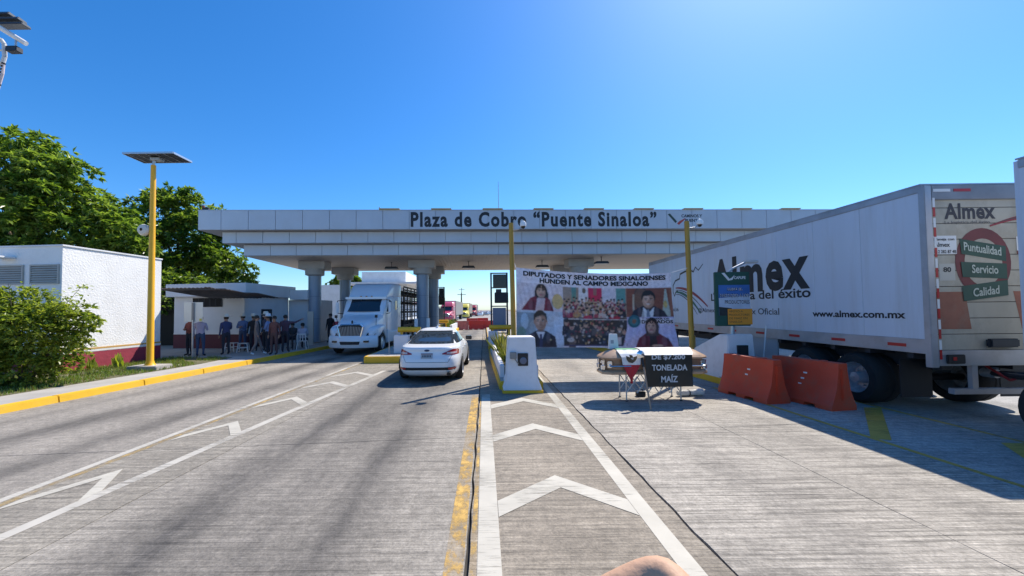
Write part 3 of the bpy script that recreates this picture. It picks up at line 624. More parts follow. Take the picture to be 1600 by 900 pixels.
for s_ in (-1, 1):
    lt = rearpatch(lambda u, v: (s_*(.43+u*.458), .775+.03*(1-u)+v*(.03+.125*min(1, u*1.6))-(.03*v if u > .9 else 0)), 'tail_light', tl_red, CAR, .012, 14, 6)
    rearpatch(lambda u, v: (s_*(.56+u*.25), .815+v*.05), 'reflector_lens', tl_clear, lt, .016, 6, 4)
    rearpatch(lambda u, v: (s_*(.60+u*.2), .385+v*.05), 'low_reflector', red_refl, CAR, .017, 6, 2)
groove = mat('panel gap', (.12, .125, .13), .6)
def groove_line(pts, wd, name):
    vs = []
    for (x_, z_) in pts: vs += [carsurf(x_, z_-wd/2, .007), carsurf(x_, z_+wd/2, .007)]
    MB().add(vs, [(2*i, 2*i+2, 2*i+3, 2*i+1) for i in range(len(pts)-1)]).build(name, groove, CAR)
groove_line([(-.60+.06*i, .59) for i in range(21)], .012, 'boot_seam')
for s_ in (-1, 1):
    groove_line([(s_*(.60+.012*i), .60+.022*i) for i in range(10)], .02, 'boot_seam')
plate = rearpatch(lambda u, v: ((u*2-1)*.165, .70+v*.135), 'number_plate', mat('plate', (.42, .42, .42), .5), CAR, .016, 6, 4)
rearpatch(lambda u, v: ((u*2-1)*.165, .815+v*.022), 'plate_band', mat('plate band', (.20, .05, .07), .5), plate, .02, 6, 1)
for k in range(6): rearpatch(lambda u, v: (-.125+.043*k+u*.026, .735+v*.055), 'plate_mark', mat('plate mark', (.10, .09, .10), .6), plate, .02, 1, 1)
em = MB(); em.add([carsurf(.075*math.cos(t*.2618), .915+.03*math.sin(t*.2618), .014) for t in range(24)], [tuple(range(24))]); em.build('emblem', mat('dark blue emblem', (.02, .04, .11), .2), CAR)
MB().cyl((.62, .0, .27), (.62, .25, .27), .055, n=16).build('exhaust_tip', black_gloss, CAR, smooth=True)
# side windows, mirrors, doors
for s_ in (-1, 1):
    vs = []; prof = [(1.05, 1.36, .0), (1.5, 1.02, 1), (2.0, 1.02, 1)]
    def sidep(y_, z_, off=.008):
        w_, y0, y1, ex = interp(CT, z_); q = min(abs(y_-(y0+y1)/2)/((y1-y0)/2), .995); return (s_*(w_*(1-q**ex)**(1/ex)+off), y_, z_)
    def spatch(yz, name, m, par=CAR, nu=14, nv=6, off=.008):
        v_ = [sidep(*yz(i/nu, j/nv), off) for j in range(nv+1) for i in range(nu+1)]
        return MB().add(v_, [(j*(nu+1)+i, j*(nu+1)+i+1, (j+1)*(nu+1)+i+1, (j+1)*(nu+1)+i) for j in range(nv) for i in range(nu)]).build(name, m, par, smooth=True)
    spatch(lambda u, v: (.95+.55*v+u*(1.15-.55*v), 1.06+v*.27), 'side_window', glass_dark); spatch(lambda u, v: (2.16+u*(1.1-.5*v), 1.06+v*.27), 'side_window', glass_dark)
    for y_ in (1.35, 2.12, 3.15): spatch(lambda u, v: (y_+u*.012, .32+v*.66), 'door_seam', groove, nu=1, nv=8, off=.005)
    for y_ in (1.5, 2.3): MB().box(s_*.925-.012, s_*.925+.012, y_, y_+.2, .86, .885).build('door_handle', car_white, CAR, bevel=.006)
    for yw in (1.05, 3.9):
        wheel(CAR, s_*.83, yw, .335, .225, s_)
        v_ = []
        for i in range(15):
            t = math.pi*i/14; v_ += [(s_*(.926), yw+math.cos(t)*.36, .335+math.sin(t)*.36), (s_*(.934), yw+math.cos(t)*.40, .335+math.sin(t)*.40)]
        MB().add(v_, [(2*i, 2*i+2, 2*i+3, 2*i+1) for i in range(14)]).build('wheel_arch', black, CAR)
    MB().loft([rrect(.11, 1.0, 1.14, y_, .04) for y_ in (3.0, 3.1)]).build('wing_mirror', black_gloss, CAR, smooth=True, loc=(s_*1.0, 0, 0))
sh_ = MB().lathe([(0, .05), (.02, .045), (.05, .02), (.09, .005)], o=(0, 2.2, 1.47), axis='z', n=8); sh_.build('roof_antenna_fin', car_white, CAR, smooth=True)

# ================================================================== SEMI TRUCKS
def semi(loc, rz, paint, label, cargo, detail=True, roofh=3.55, name='semi_truck', cargo_mat=None, length=13.):
    T = thing(name, label, 'truck', loc, rz, 'trucks in the oncoming lane')
    P_ = paint
    MB().loft([rrect(hw, z0, z1, y_, r_) for y_, hw, z0, z1, r_ in ((.18, .58, .78, 1.30, .12), (.3, .70, .72, 1.46, .18), (.7, .86, .66, 1.62, .22), (1.2, .96, .62, 1.74, .22), (1.62, 1.02, .60, 1.84, .2), (1.78, 1.04, .60, 1.90, .15))]).build('hood', P_, T, smooth=True, ang=50)
    MB().loft([rrect(hw, .58, z1, y_, r_) for y_, hw, z1, r_ in ((1.74, 1.04, 1.92, .1), (2.02, 1.08, 2.28, .14), (2.36, 1.10, 2.68, .16), (2.5, 1.12, 2.78, .18), (2.95, 1.15, 2.86, .15), (4.55, 1.2, 2.9, .12))]).build('cab', P_, T, smooth=True, ang=40)
    MB().loft([rrect(hw, 2.66, z1, y_, r_) for y_, hw, z1, r_ in ((2.38, 1.0, 2.80, .06), (2.62, 1.03, 3.05, .15), (3.05, 1.10, roofh-.12, .2), (3.45, 1.15, roofh, .2), (4.6, 1.2, roofh+.04, .14))]).build('roof_fairing', P_, T, smooth=True, ang=40)
    # windscreen on the slope
    ws = MB(); vs = []
    for j in range(7):
        k = j/6; y_ = 1.80+.55*k; z_ = 1.985+.66*k
        for i in range(13): u = i/6-1; vs.append((u*(.95-.03*k), y_+.10*abs(u)**3-.055, z_+.035))
    ws.add(vs, [(j*13+i, j*13+i+1, (j+1)*13+i+1, (j+1)*13+i) for j in range(6) for i in range(12)]); ws.build('windscreen', glass_dark, T, smooth=True)
    MB().loft([rrect(1.08, 2.66, 2.78, y_, .05) for y_ in (2.16, 2.5)]).build('sun_visor', P_, T, smooth=True)
    for k in range(3): MB().cyl(((k-1)*.28, 2.2, 2.80), ((k-1)*.28, 2.3, 2.80), .035, n=8).build('marker_lamp', mat('amber lamp', (.5, .2, .03), .3), T)
    # bumper: rounded in plan
    bp_ = []
    for z_, g in ((.34, -.10), (.40, -.02), (.60, .0), (.82, -.02), (.90, -.12)):
        rg = []
        for i in range(13):
            u = i/6-1; rg.append((u*(1.17+g*.3), -.02+.42*abs(u)**3-g*.5, z_))
        for i in range(12, -1, -1):
            u = i/6-1; rg.append((u*(1.1+g*.3), .5+.25*abs(u)**3, z_))
        bp_.append(rg)
    MB().loft(bp_).build('bumper', P_, T, smooth=True, ang=50)
    if detail:
        gi = MB(); gi.prism([(-.42, .50), (.42, .50), (.47, .64), (-.47, .64)], 'y', -.045, .1); gi.build('bumper_intake', black, T)
        for s_ in (-1, 1): MB().prism([(s_*.62, .60), (s_*.85, .60), (s_*.85, .68), (s_*.62, .68)], 'y', .02, .2).build('fog_lamp', black_gloss, T)
    gr_ = MB().prism([(-.44, .80), (.44, .80), (.56, 1.30), (.42, 1.38), (-.42, 1.38), (-.56, 1.30)], 'y', .07, .24).build('grille', black, T)
    for k in range(15):
        u = (k-7)/7; xb, xt = u*.42, u*.53; MB().add([(xb-.012, .06, .81), (xb+.012, .06, .81), (xt+.014, .06, 1.345-.05*abs(u)), (xt-.014, .06, 1.345-.05*abs(u)), (xb-.012, .10, .81), (xb+.012, .10, .81), (xt+.014, .10, 1.345-.05*abs(u)), (xt-.014, .10, 1.345-.05*abs(u))], [(0,1,2,3), (4,7,6,5), (0,4,5,1), (1,5,6,2), (2,6,7,3), (3,7,4,0)]).build('grille_bar', mat('dull grille metal', (.30, .31, .33), .4, .6), gr_)
    fr_ = MB(); ring = [(-.46, .77), (.46, .77), (.60, 1.31), (.45, 1.42), (-.45, 1.42), (-.60, 1.31)]
    for (x0, z0), (x1, z1) in zip(ring, ring[1:]+ring[:1]): fr_.cyl((x0, .07, z0), (x1, .07, z1), .032, n=8)
    fr_.build('grille_frame', chrome, gr_, smooth=True)
    MB().prism([(-.03, 1.46), (.03, 1.46), (.05, 1.56), (0, 1.62), (-.05, 1.56)], 'y', .29, .31).build('hood_emblem', dark_steel, T)
    for s_ in (-1, 1):
        fd = []
        for y_, x0, x1, z0, z1 in ((.30, .62, .98, .80, 1.12), (.45, .70, 1.12, .76, 1.26), (.8, .74, 1.19, .84, 1.34), (1.25, .78, 1.21, 1.08, 1.38), (1.65, .80, 1.20, .84, 1.32), (1.9, .84, 1.16, .62, 1.2)):
            cx, hw = s_*(x0+x1)/2, (x1-x0)/2; fd.append([(cx+p[0], y_, p[2]) for p in rrect(hw, z0, z1, y_, .1)])
        MB().loft(fd).build('fender', P_, T, smooth=True, ang=50)
        hl = MB().loft([[(s_*(x_), y_, z_) for x_, y_, z_ in pts] for pts in ([(.66, .20, .86), (1.06, .36, .92), (1.14, .50, 1.12), (.74, .28, 1.02)], [(.66, .30, .86), (1.04, .48, .92), (1.10, .60, 1.12), (.74, .40, 1.02)])]).build('headlight', black_gloss, T)
        MB().lathe([(0, .085), (-.02, .07), (-.04, 0)], o=(s_*.86, .285, .965), axis='y', n=14).build('lamp', mat('headlight glass', (.8, .82, .85), .1), hl, smooth=True)
        # side glass and mirrors
        xs_ = s_*1.128
        MB().prism([(2.16, 2.0), (2.86, 2.0), (2.86, 2.56), (2.50, 2.58)], 'x', xs_-.02, xs_+.02).build('door_window', glass_dark, T)
        MB().prism([(3.45, 2.1), (3.85, 2.1), (3.85, 2.6), (3.45, 2.6)], 'x', s_*1.175-.015, s_*1.175+.015).build('sleeper_window', glass_dark, T)
        for y_ in (2.05, 2.95): MB().box(s_*1.13-.012, s_*1.13+.012, y_, y_+.015, .9, 2.6).build('door_seam', groove, T)
        mr = MB().box(s_*1.36-.07, s_*1.36+.07, 1.74, 1.86, 1.95, 2.5).build('mirror', white_paint, T, bevel=.03)
        MB().tube([(s_*1.08, 2.15, 2.62), (s_*1.36, 1.85, 2.58), (s_*1.36, 1.82, 2.48)], .018).tube([(s_*1.08, 2.1, 1.9), (s_*1.36, 1.85, 1.95)], .018).build('arm', black, mr)
        if detail: hm = MB().cyl((s_*.92, .95, 1.36), (s_*.98, .8, 1.75), .012, n=6).box(s_*.98-.06, s_*.98+.06, .76, .82, 1.72, 1.86).build('hood_mirror', black, T)
        sk = MB().loft([rrect(.13, .42, z1, y_, .06) for y_, z1 in ((1.95, 1.12), (2.7, .98), (4.55, .98))]).build('side_fairing', P_, T, smooth=True, loc=(s_*1.08, 0, 0))
        wheel(T, s_*1.02, 1.25, .5, .29, s_, n=22)
        for y_ in (5.7, 6.95): wheel(T, s_*.95, y_, .5, .55, s_, dual=True, n=20)
    MB().box(-.45, .45, 1.0, 8.0, .55, .95).build('chassis', dark_steel, T)
    tn = 'cargo_trailer'
    if cargo == 'cage':
        cm_ = mat('rusty black rack steel', (.035, .028, .024), .7, .3, var=.3)
        y0, y1 = 5.2, 5.2+length
        MB().box(-1.2, 1.2, y0, y1, 1.05, 1.22).build('deck', cm_, T)
        for z_ in (1.9, 2.55, 3.2): MB().box(-1.12, 1.12, y0+.05, y1, z_, z_+.03).build('shelf', cm_, T)
        nb = int(length/1.0)
        for s_ in (-1, 1):
            for k in range(nb+1): MB().box(s_*1.2-.03, s_*1.2+.03, y0+k*(y1-y0-.06)/nb, y0+k*(y1-y0-.06)/nb+.06, 1.22, 3.42).build('post', cm_, T)
            for z_ in (1.45, 1.68, 1.94, 2.12, 2.34, 2.6, 2.78, 3.0, 3.24, 3.42): MB().box(s_*1.215-.014, s_*1.215+.014, y0, y1, z_, z_+(.09 if z_ in (1.94, 2.6, 3.24, 3.42) else .035)).build('rail', cm_, T)
        for k in range(9): MB().box(-1.15+k*.28, -1.12+k*.28, y0+.01, y0+.04, 1.22, 3.42).build('front_bar', cm_, T)
        MB().box(-1.22, 1.22, y0-.02, y0+.02, 1.22, 1.5).build('front_board', cm_, T)
    else:
        MB().box(-1.28, 1.28, 5.1, 5.1+length, 1.1, 3.75).build('cargo_box', cargo_mat or white_paint, T, bevel=.03)
        for k in range(int(length/1.2)): MB().box(1.282, 1.3, 5.7+1.2*k, 5.75+1.2*k, 1.15, 3.7).build('side_rib', cargo_mat or white_paint, T)
    for s_ in (-1, 1):
        for y_ in (length+2.2, length+3.5): wheel(T, s_*.95, y_, .5, .55, s_, dual=True, n=18)
    return T
semi((-6.2, 17.75, 0), R(-2.2), mat('white truck paint', (.72, .76, .80), .3, coat=.4, var=.03), 'white long-nosed semi facing the camera with black rack trailer', 'cage')
semi((-6.6, 66, 0), R(-1.5), mat('pink red truck paint', (.50, .06, .12), .35, coat=.3), 'pink-red semi queuing with a grey curtain trailer beyond the columns', 'box', False, cargo_mat=mat('grey curtain side', (.30, .29, .27), .7, var=.1), length=16, name='queued_truck')
semi((-5.0, 93, 0), R(-1.), mat('yellow truck paint', (.75, .62, .10), .35), 'yellow semi queuing behind the pink-red truck', 'box', False, cargo_mat=mat('tan box side', (.35, .30, .24), .7), length=14, name='queued_truck')
semi((-3.6, 122, 0), R(-.5), mat('dark red truck paint', (.35, .04, .05), .35), 'dark red semi farthest back in the oncoming queue', 'box', False, cargo_mat=mat('pale box side', (.4, .38, .36), .7), length=12, name='queued_truck')
def small_car(loc, paint, label):
    t = thing('queued_car', label, 'car', loc, 0, 'cars far down the road')
    MB().loft(slices([.2, .35, .6, .8, .9, 1.0, 1.2, 1.38, 1.45], lambda z: interp(CT, z), 28)).build('body', paint, t, smooth=True)
    MB().prism([(-.62, 1.05), (.62, 1.05), (.5, 1.36), (-.5, 1.36)], 'y', .78, 1.2).build('front_glass', glass_dark, t)
    for s_ in (-1, 1):
        for y_ in (.95, 3.9): wheel(t, s_*.82, y_, .32, .2, s_, n=14)
for i, (x, y) in enumerate(((-1.2, 120), (.6, 135), (-2.2, 150), (-.2, 165), (1.4, 180), (-1.5, 195), (2.4, 150))):
    small_car((x, y, 0), [car_white, mat('silver car paint', (.45, .46, .48), .3, .4), mat('red car paint', (.4, .03, .03), .3)][i % 3], ['tiny white car nearest in the distant queue', 'tiny silver car in the distant queue, second', 'tiny red car in the distant queue, third', 'tiny white car fourth in the distant queue', 'tiny silver car fifth in the distant queue', 'tiny red car farthest in the distant queue', 'tiny white car right of the distant queue'][i])
for i, (x, y, h) in enumerate(((-5.2, 90, 6.2), (-7.5, 130, 9.5), (-9.5, 160, 9.0))):
    t = thing('utility_pole', ['dark utility pole beside the queued yellow truck', 'distant lattice pole beyond the queue', 'farthest utility pole on the horizon'][i], 'pole', (x, y, 0), 0, 'far poles'); MB().cyl((0,0,-.1), (0,0,h), .13, .09, 8).build('shaft', bark, t); MB().box(-1., 1., -.06, .06, h-.6, h-.48).build('crossarm', bark, t)

# ================================================================== ALMEX TRAILERS
tr_white = mat('trailer white aluminium', (.58, .64, .73), .4, .15, var=.05, vscale=.6, dirt=(.42, .41, .4), dscale=1.6, damt=.4, stretch=(1, 2.2, .22))
rail_m = mat('trailer rail aluminium', (.42, .43, .46), .4, .5, var=.1, dirt=(.25, .22, .2), dscale=2, damt=.5)
door_m = mat('dusty cream door', (.48, .44, .35), .65, var=.18, vscale=1.2, dirt=(.24, .2, .15), dscale=1.3, damt=.75, stretch=(1, 1, .6))
LT, WT, ZB, ZT = 11.6, 2.6, 1.18, 4.2
def trailer(loc, rz, label, full=True):
    T = thing('box_trailer', label, 'trailer', loc, rz, 'white box trailers of the double trailer truck')
    MB().box(.03, WT-.03, .06, LT-.02, ZB+.05, ZT-.03).build('inner_box', mat('trailer inner', (.3, .3, .3), .8), T)
    npan = 10; pw = LT/npan
    pm = None
    for k in range(npan):
        q = bx(0, .03, k*pw+.0035, (k+1)*pw-.0035, ZB+.26, ZT-.13).build('side_panel', tr_white, T, bevel=.004, seg=1)
        bx(WT-.03, WT, k*pw+.0035, (k+1)*pw-.0035, ZB+.26, ZT-.13).build('side_panel', tr_white, T)
    for x0, x1 in ((-.012, .05), (WT-.05, WT+.012)):
        MB().box(x0, x1, .0, LT, ZT-.13, ZT).build('top_rail', rail_m, T, bevel=.01); MB().box(x0-.004, x1+.004, .0, LT, ZB, ZB+.26).build('bottom_rail', rail_m, T, bevel=.01)
    for k in range(9): MB().box(-.022, -.0165, .35+1.22*k, .68+1.22*k, ZB+.10, ZB+.16).build('reflector', red_refl, T)
    MB().box(-.01, WT+.01, -.0, LT+.02, ZT+.001, ZT+.025).build('roof', rail_m, T); MB().box(.02, WT-.02, LT, LT+.06, ZB, ZT-.01).build('front_wall', tr_white, T)
    # undercarriage
    MB().box(.55, .75, .3, LT-.6, .85, ZB).box(WT-.75, WT-.55, .3, LT-.6, .85, ZB).build('frame_rail', dark_steel, T)
    for k in range(14): MB().box(.05, WT-.05, .3+.8*k, .4+.8*k, ZB-.1, ZB-.002).build('cross_member', dark_steel, T)
    for y_ in (1.45, 2.72):
        MB().cyl((.3, y_, .52), (WT-.3, y_, .52), .07).build('axle', dark_steel, T)
        wheel(T, .30, y_, .53, .56, -1, dual=True, n=32); wheel(T, WT-.30, y_, .53, .56, 1, dual=True, n=32)
    for x0 in (.06, WT-.66): MB().box(x0, x0+.6, .55, .565, .30, 1.02).build('mud_flap', black, T)
    for x0 in (.25, WT-.33): MB().box(x0, x0+.08, LT-2.0, LT-1.9, .0, 1.15).box(x0-.1, x0+.18, LT-2.1, LT-1.8, .0, .03).build('landing_leg', dark_steel, T)
    MB().box(.03, .07, 3.6, 4.85, .5, ZB-.004).build('side_skirt', mat('grey skirt panel', (.34, .36, .39), .5), T)
    if not full: return T
    # rear: frame, roll-up door of separate slats, bumper
    rf = MB().box(-.015, .11, -.06, .05, .95, ZT-.02).build('rear_post', rail_m, T, bevel=.008); MB().box(WT-.11, WT+.015, -.06, .05, .95, ZT-.02).build('rear_post', rail_m, T, bevel=.008)
    MB().box(.11, WT-.11, -.058, .05, ZT-.28, ZT-.02).build('rear_header', mat('grimy rear frame', (.26, .27, .29), .55, .3, var=.2), T, bevel=.008); MB().box(.11, WT-.11, -.058, .05, .98, 1.25).build('rear_sill', rail_m, T, bevel=.008)
    dr = MB().box(.111, WT-.111, .0, .02, 1.25, ZT-.28).build('door', core_m, T); ph = (ZT-.28-1.25)/9.5
    z_ = ZT-.28-ph*.5
    bx(.114, WT-.114, -.02, .0, z_+.006, ZT-.282).build('door_slat', door_m, dr)
    for k in range(9): bx(.114, WT-.114, -.02, .0, z_-ph*(k+1)+.005, z_-ph*k-.005).build('door_slat', door_m, dr, bevel=.004, seg=1)
    rt, up = (1,0,0), (0,0,1); Y = -.024
    smudge = mat('dusty red block', (.33, .13, .08), .7, var=.2, dirt=(.3, .24, .18), dscale=2, damt=.6)
    shape([(.13, 1.62), (.74, 1.62), (.66, 2.28), (.13, 2.28)], smudge, dr, (0, Y+.002, 0), rt, up, 'red_block'); shape([(1.62, 1.62), (2.4, 1.62), (2.4, 2.28), (1.5, 2.28)], smudge, dr, (0, Y+.002, 0), rt, up, 'red_block')
    text('Almex', mat('faded black lettering', (.05, .045, .05), .6), dr, (.36, Y, 3.57), rt, up, .90, .29, bold=.03, space=1.05, split=True)
    text('La logística del éxito', mat('faded grey lettering', (.16, .15, .14), .6), dr, (.36, Y, 3.47), rt, up, .80, .075, bold=.02, split=True)
    for q, (c_, o0) in enumerate((((.3, .04, .05), 0), ((.06, .08, .07), .05), ((.3, .04, .05), .1))):
        p = [(1.15+.09*i, 3.46+.2*math.sin(i/9*1.5)-o0*.6*(i/9)) for i in range(10)]
        shape([(x_, z_) for x_, z_ in p]+[(x_, z_-.03) for x_, z_ in p[::-1]], mat('swoosh %d' % q, c_, .6), dr, (0, Y-.001*q, 0), rt, up, 'swoosh')
    dg = mat('sign green', (.035, .085, .06), .6, var=.15); dm = mat('ring maroon', (.17, .04, .04), .6, var=.15)
    shape(ell(1.0, 2.80, .49, .61), dm, dr, (0, Y, 0), rt, up, 'ring'); shape(ell(1.0, 2.80, .33, .42), door_m, dr, (0, Y-.003, 0), rt, up, 'ring_centre')
    for i, (s_, zz, sk) in enumerate((('Puntualidad', 3.02, -.07), ('Servicio', 2.66, -.02), ('Calidad', 2.30, .05))):
        p = shape([(.60, zz+.13-sk), (1.40, zz+.13+sk), (1.40, zz-.14+sk), (.62, zz-.14-sk)], dg, dr, (0, Y-.006-.002*i, 0), rt, up, 'name_board')
        text(s_, mat('pale sign lettering', (.5, .55, .48), .6), dr, (.66 if i == 0 else .78, Y-.012-.002*i, zz-.07-sk*.9), (1, 0, sk*2.3), up, .66 if i == 0 else .46, .15, bold=.02)
    st = shape([(.13, 2.95), (.55, 2.95), (.55, 3.28), (.13, 3.28)], ink_white, dr, (0, Y, 0), rt, up, 'sticker')
    for s_, zz, w_, h_ in (('Maneja con', 3.18, .36, .06), ('Almex', 3.08, .28, .08), ('812 282 87 48', 2.965, .38, .06)): text(s_, ink_black, dr, (.15, Y-.003, zz), rt, up, w_, h_, bold=.02)
    shape([(.22, 2.48), (.5, 2.48), (.5, 2.78), (.22, 2.78)], mat('speed sticker', (.5, .48, .42), .6), dr, (0, Y, 0), rt, up, 'sticker'); text('80', ink_black, dr, (.29, Y-.003, 2.63), rt, up, .14, .09, bold=.03)
    shape([(1.6, 3.0), (1.95, 3.0), (1.95, 3.25), (1.6, 3.25)], ink_white, dr, (0, Y-.002, 0), rt, up, 'sticker'); shape([(1.6, 2.94), (1.95, 2.94), (1.95, 3.0), (1.6, 3.0)], dm, dr, (0, Y-.002, 0), rt, up, 'sticker_band')
    for k in range(8):
        z_ = ZT-.25-.36*k
        for j, m_ in ((0, ink_white), (1, red_refl)): bx(.115, .155, -.066, -.0605, z_-.17*(j+1)+.005, z_-.17*j).build('reflective_strip', m_, T)
    for x_ in (.14, .5): bx(x_, x_+.3, -.064, -.0595, ZT-.14, ZT-.09).build('header_reflector', red_refl if x_ > .3 else ink_white, T)
    for x_ in (.22, WT-.52): MB().box(x_, x_+.3, -.1, -.058, 1.02, 1.18).build('tail_lamp_box', black, T, bevel=.01); 
    MB().box(.3, .36, -.105, -.1, 1.08, 1.14).build('tail_lamp', red_refl, T)
    bpz = MB().box(.35, WT-.35, -.05, .05, .48, .58).build('underride_bar', rail_m, T, bevel=.01)
    for x_ in (.7, WT-.8): MB().box(x_, x_+.1, -.03, .04, .58, .98).build('bar_leg', rail_m, bpz)
    MB().box(.95, 1.45, -.12, -.03, 1.3, 1.45).build('door_latch', dark_steel, dr, bevel=.02)
    # side lettering reads from the front of the trailer to its rear
    rt = (0, -1, 0); X = -.004
    def sy(y): return LT-y       # helper only for reading order
    text('Almex', ink_black, T, (X, 6.42, 2.47), rt, up, 3.98, 1.18, bold=.034, space=1.12, split=True)
    text('La logística del éxito', ink_black, T, (X, 6.55, 2.19), rt, up, 4.12, .33, bold=.02, split=True)
    text('www.almex.com.mx', ink_black, T, (X, 2.40, 1.80), rt, up, 2.05, .15, bold=.03, split=True)
    text('@Almexgrupo', mat('grey lettering', (.07, .07, .08), .6), T, (X, 7.4, 1.83), rt, up, 1.7, .2, bold=.01); text('Almex Oficial', MATS['grey lettering'], T, (X, 5.2, 1.83), rt, up, 1.75, .18, bold=.01)
    text('25636', MATS['grey lettering'], T, (X, 9.6, 1.9), rt, up, .75, .15, bold=.01)
    # eagle head in outline with a tail of green, white and red
    o0 = (X, 9.15, 0)
    def curve(pts, wd, m_, nm, off=0.):
        b = MB(); n_ = len(pts); L_, R2 = [], []
        for i in range(n_):
            a_ = Vector(pts[max(i-1, 0)]); c_ = Vector(pts[min(i+1, n_-1)]); t_ = (c_-a_).normalized(); nn = Vector((-t_.y, t_.x)); w_ = wd*(.35+.65*math.sin(math.pi*(i+.6)/(n_+.2))); p_ = Vector(pts[i])
            L_.append(p_+nn*w_); R2.append(p_-nn*w_)
        vs = [(X-off, o0[1]-p[0], p[1]) for p in L_]+[(X-off, o0[1]-p[0], p[1]) for p in R2]
        b.add(vs, [(i, i+1, n_+i+1, n_+i) for i in range(n_-1)]); b.build(nm, m_, T)
    curve([(.0, 2.52), (-.12, 2.72), (-.1, 2.98), (.1, 3.16), (.45, 3.22), (.5, 3.40), (.9, 3.47), (1.3, 3.48), (1.5, 3.40), (1.65, 3.56), (1.85, 3.42), (2.15, 3.62)], .035, ink_black, 'eagle_outline')
    curve([(.0, 2.52), (.08, 2.66), (.18, 2.72), (.3, 2.73)], .03, ink_black, 'eagle_beak')
    for k, c_ in enumerate(((.30, .03, .04), (.06, .07, .07), (.03, .13, .09), (.05, .06, .06))):
        pts = [(.10+.19*i*(1-.02*k), 2.86-.085*k-(.0035+.001*k)*(i**2)*1.55) for i in range(13-k)]
        curve(pts, .055 if k in (0, 2) else .02, mat('tail stripe %d' % k, c_, .5), 'eagle_stripe', .001*k)
    return T
TR = trailer((7.86, 6.82, 0), R(-.5), 'white box trailer lettered along its side, standing behind the red barriers')
T2 = trailer((7.98, 5.72-LT-.06, 0), 0, 'second white box trailer cut off by the right edge of the picture', False)
dl = thing('trailer_dolly', 'dark coupling dolly with wheels between the two trailers', 'dolly', (9.22, 5.3, 0))
MB().box(-.5, .5, -.9, .9, .75, .95).build('frame', dark_steel, dl, bevel=.02); MB().cyl((0, 0, .95), (0, 0, 1.15), .5, n=20).build('fifth_wheel', dark_steel, dl)
MB().tube([(-.4, .9, .85), (0, 1.75, .8)], .05).tube([(.4, .9, .85), (0, 1.75, .8)], .05).build('drawbar', dark_steel, dl); MB().cyl((0, 1.65, .8), (0, 1.85, .8), .08).build('drawbar_eye', rail_m, dl)
MB().tube([(-.2, .9, 1.0), (-.25, 1.3, .75), (-.1, 1.75, .95)], .02).build('air_hose', mat('red air hose', (.35, .03, .03), .5), dl)
MB().cyl((-1.1, 0, .52), (1.1, 0, .52), .07).build('axle', dark_steel, dl)
for s_ in (-1, 1): wheel(dl, s_*1.0, .0, .53, .56, s_, dual=True, n=32)

# ================================================================== WATER BARRIERS
bar_m = mat('orange red barrier plastic', (.62, .065, .025), .5, var=.15, vscale=2, dirt=(.30, .10, .06), dscale=4, damt=.75)
bar_far = mat('bright barrier plastic', (.62, .05, .03), .45, var=.1)
def barrier(p, rz, label, L_=1.35, group='red water-filled barriers', m=None, marks=0):
    t = thing('water_barrier', label, 'barrier', (*p, 0), rz, group)
    prof = [(-.30, .0), (-.30, .09), (-.27, .14), (-.17, .40), (-.115, .74), (-.10, .92), (.10, .92), (.115, .74), (.17, .40), (.27, .14), (.30, .09), (.30, .0)]
    b = MB(); rings = []
    for y_ in (-L_/2, -L_/2+.03, -L_/2+.32, -L_/2+.33, -L_/2+.55, -L_/2+.56, L_/2-.56, L_/2-.55, L_/2-.33, L_/2-.32, L_/2-.03, L_/2):
        end = abs(abs(y_)-L_/2) < .01; notch = L_/2-.555 < abs(y_)+.0 < L_/2-.325 and False
        k = .96 if end else 1.
        lift = .07 if (-L_/2+.325 < y_ < -L_/2+.555) or (L_/2-.555 < y_ < L_/2-.325) else 0.
        rings.append([(x_*k, y_, max(z_, lift)*(.995 if end else 1)) for x_, z_ in prof])
    b.loft(rings); b.build('shell', m or bar_m, t, smooth=True, ang=30)
    MB().cyl((0, -L_*.25, .915), (0, -L_*.25, .935), .07, n=14).build('filler_cap', m or bar_m, t)
    MB().box(-.05, .05, -L_/2-.03, -L_/2+.01, .2, .8).build('joint_rib', m or bar_m, t, bevel=.01)
    for k in range(marks):
        z_ = .66-.12*k; xo = -(.115+(.74-z_)*.162 if z_ > .4 else .17)-.003; bx(xo-.002, xo+.004, -.12+.05*k, -.04+.045*k, z_-.07, z_).build('sticker_scrap', ink_white, t)
    return t
barrier((6.08, 8.82), R(9), 'red water-filled barrier nearer the wedge-shaped white block', marks=2)
barrier((6.92, 8.3), R(9), 'red water-filled barrier beside the trailer wheels', L_=1.45, marks=4)
for i, (x, y, rz) in enumerate(((-2.35, 39.6, 90), (-.85, 40.0, 88), (.35, 40.2, 90))):
    barrier((x, y), R(rz), ['sun-bleached barrier at left of the far row', 'middle red barrier of the far row', 'right red barrier of the far row'][i], 1.45, 'red barriers across the lane beyond the canopy', bar_far if i else mat('bleached barrier plastic', (.55, .16, .13), .6, var=.3))
for i, (x, y) in enumerate(((-1.6, 52), (-.2, 53.5), (2.2, 60))): barrier((x, y), R(80), ['red barrier behind the far row, left', 'red barrier behind the far row, centre', 'lone red barrier farthest away'][i], 1.5, 'red barriers across the lane beyond the canopy', bar_far)

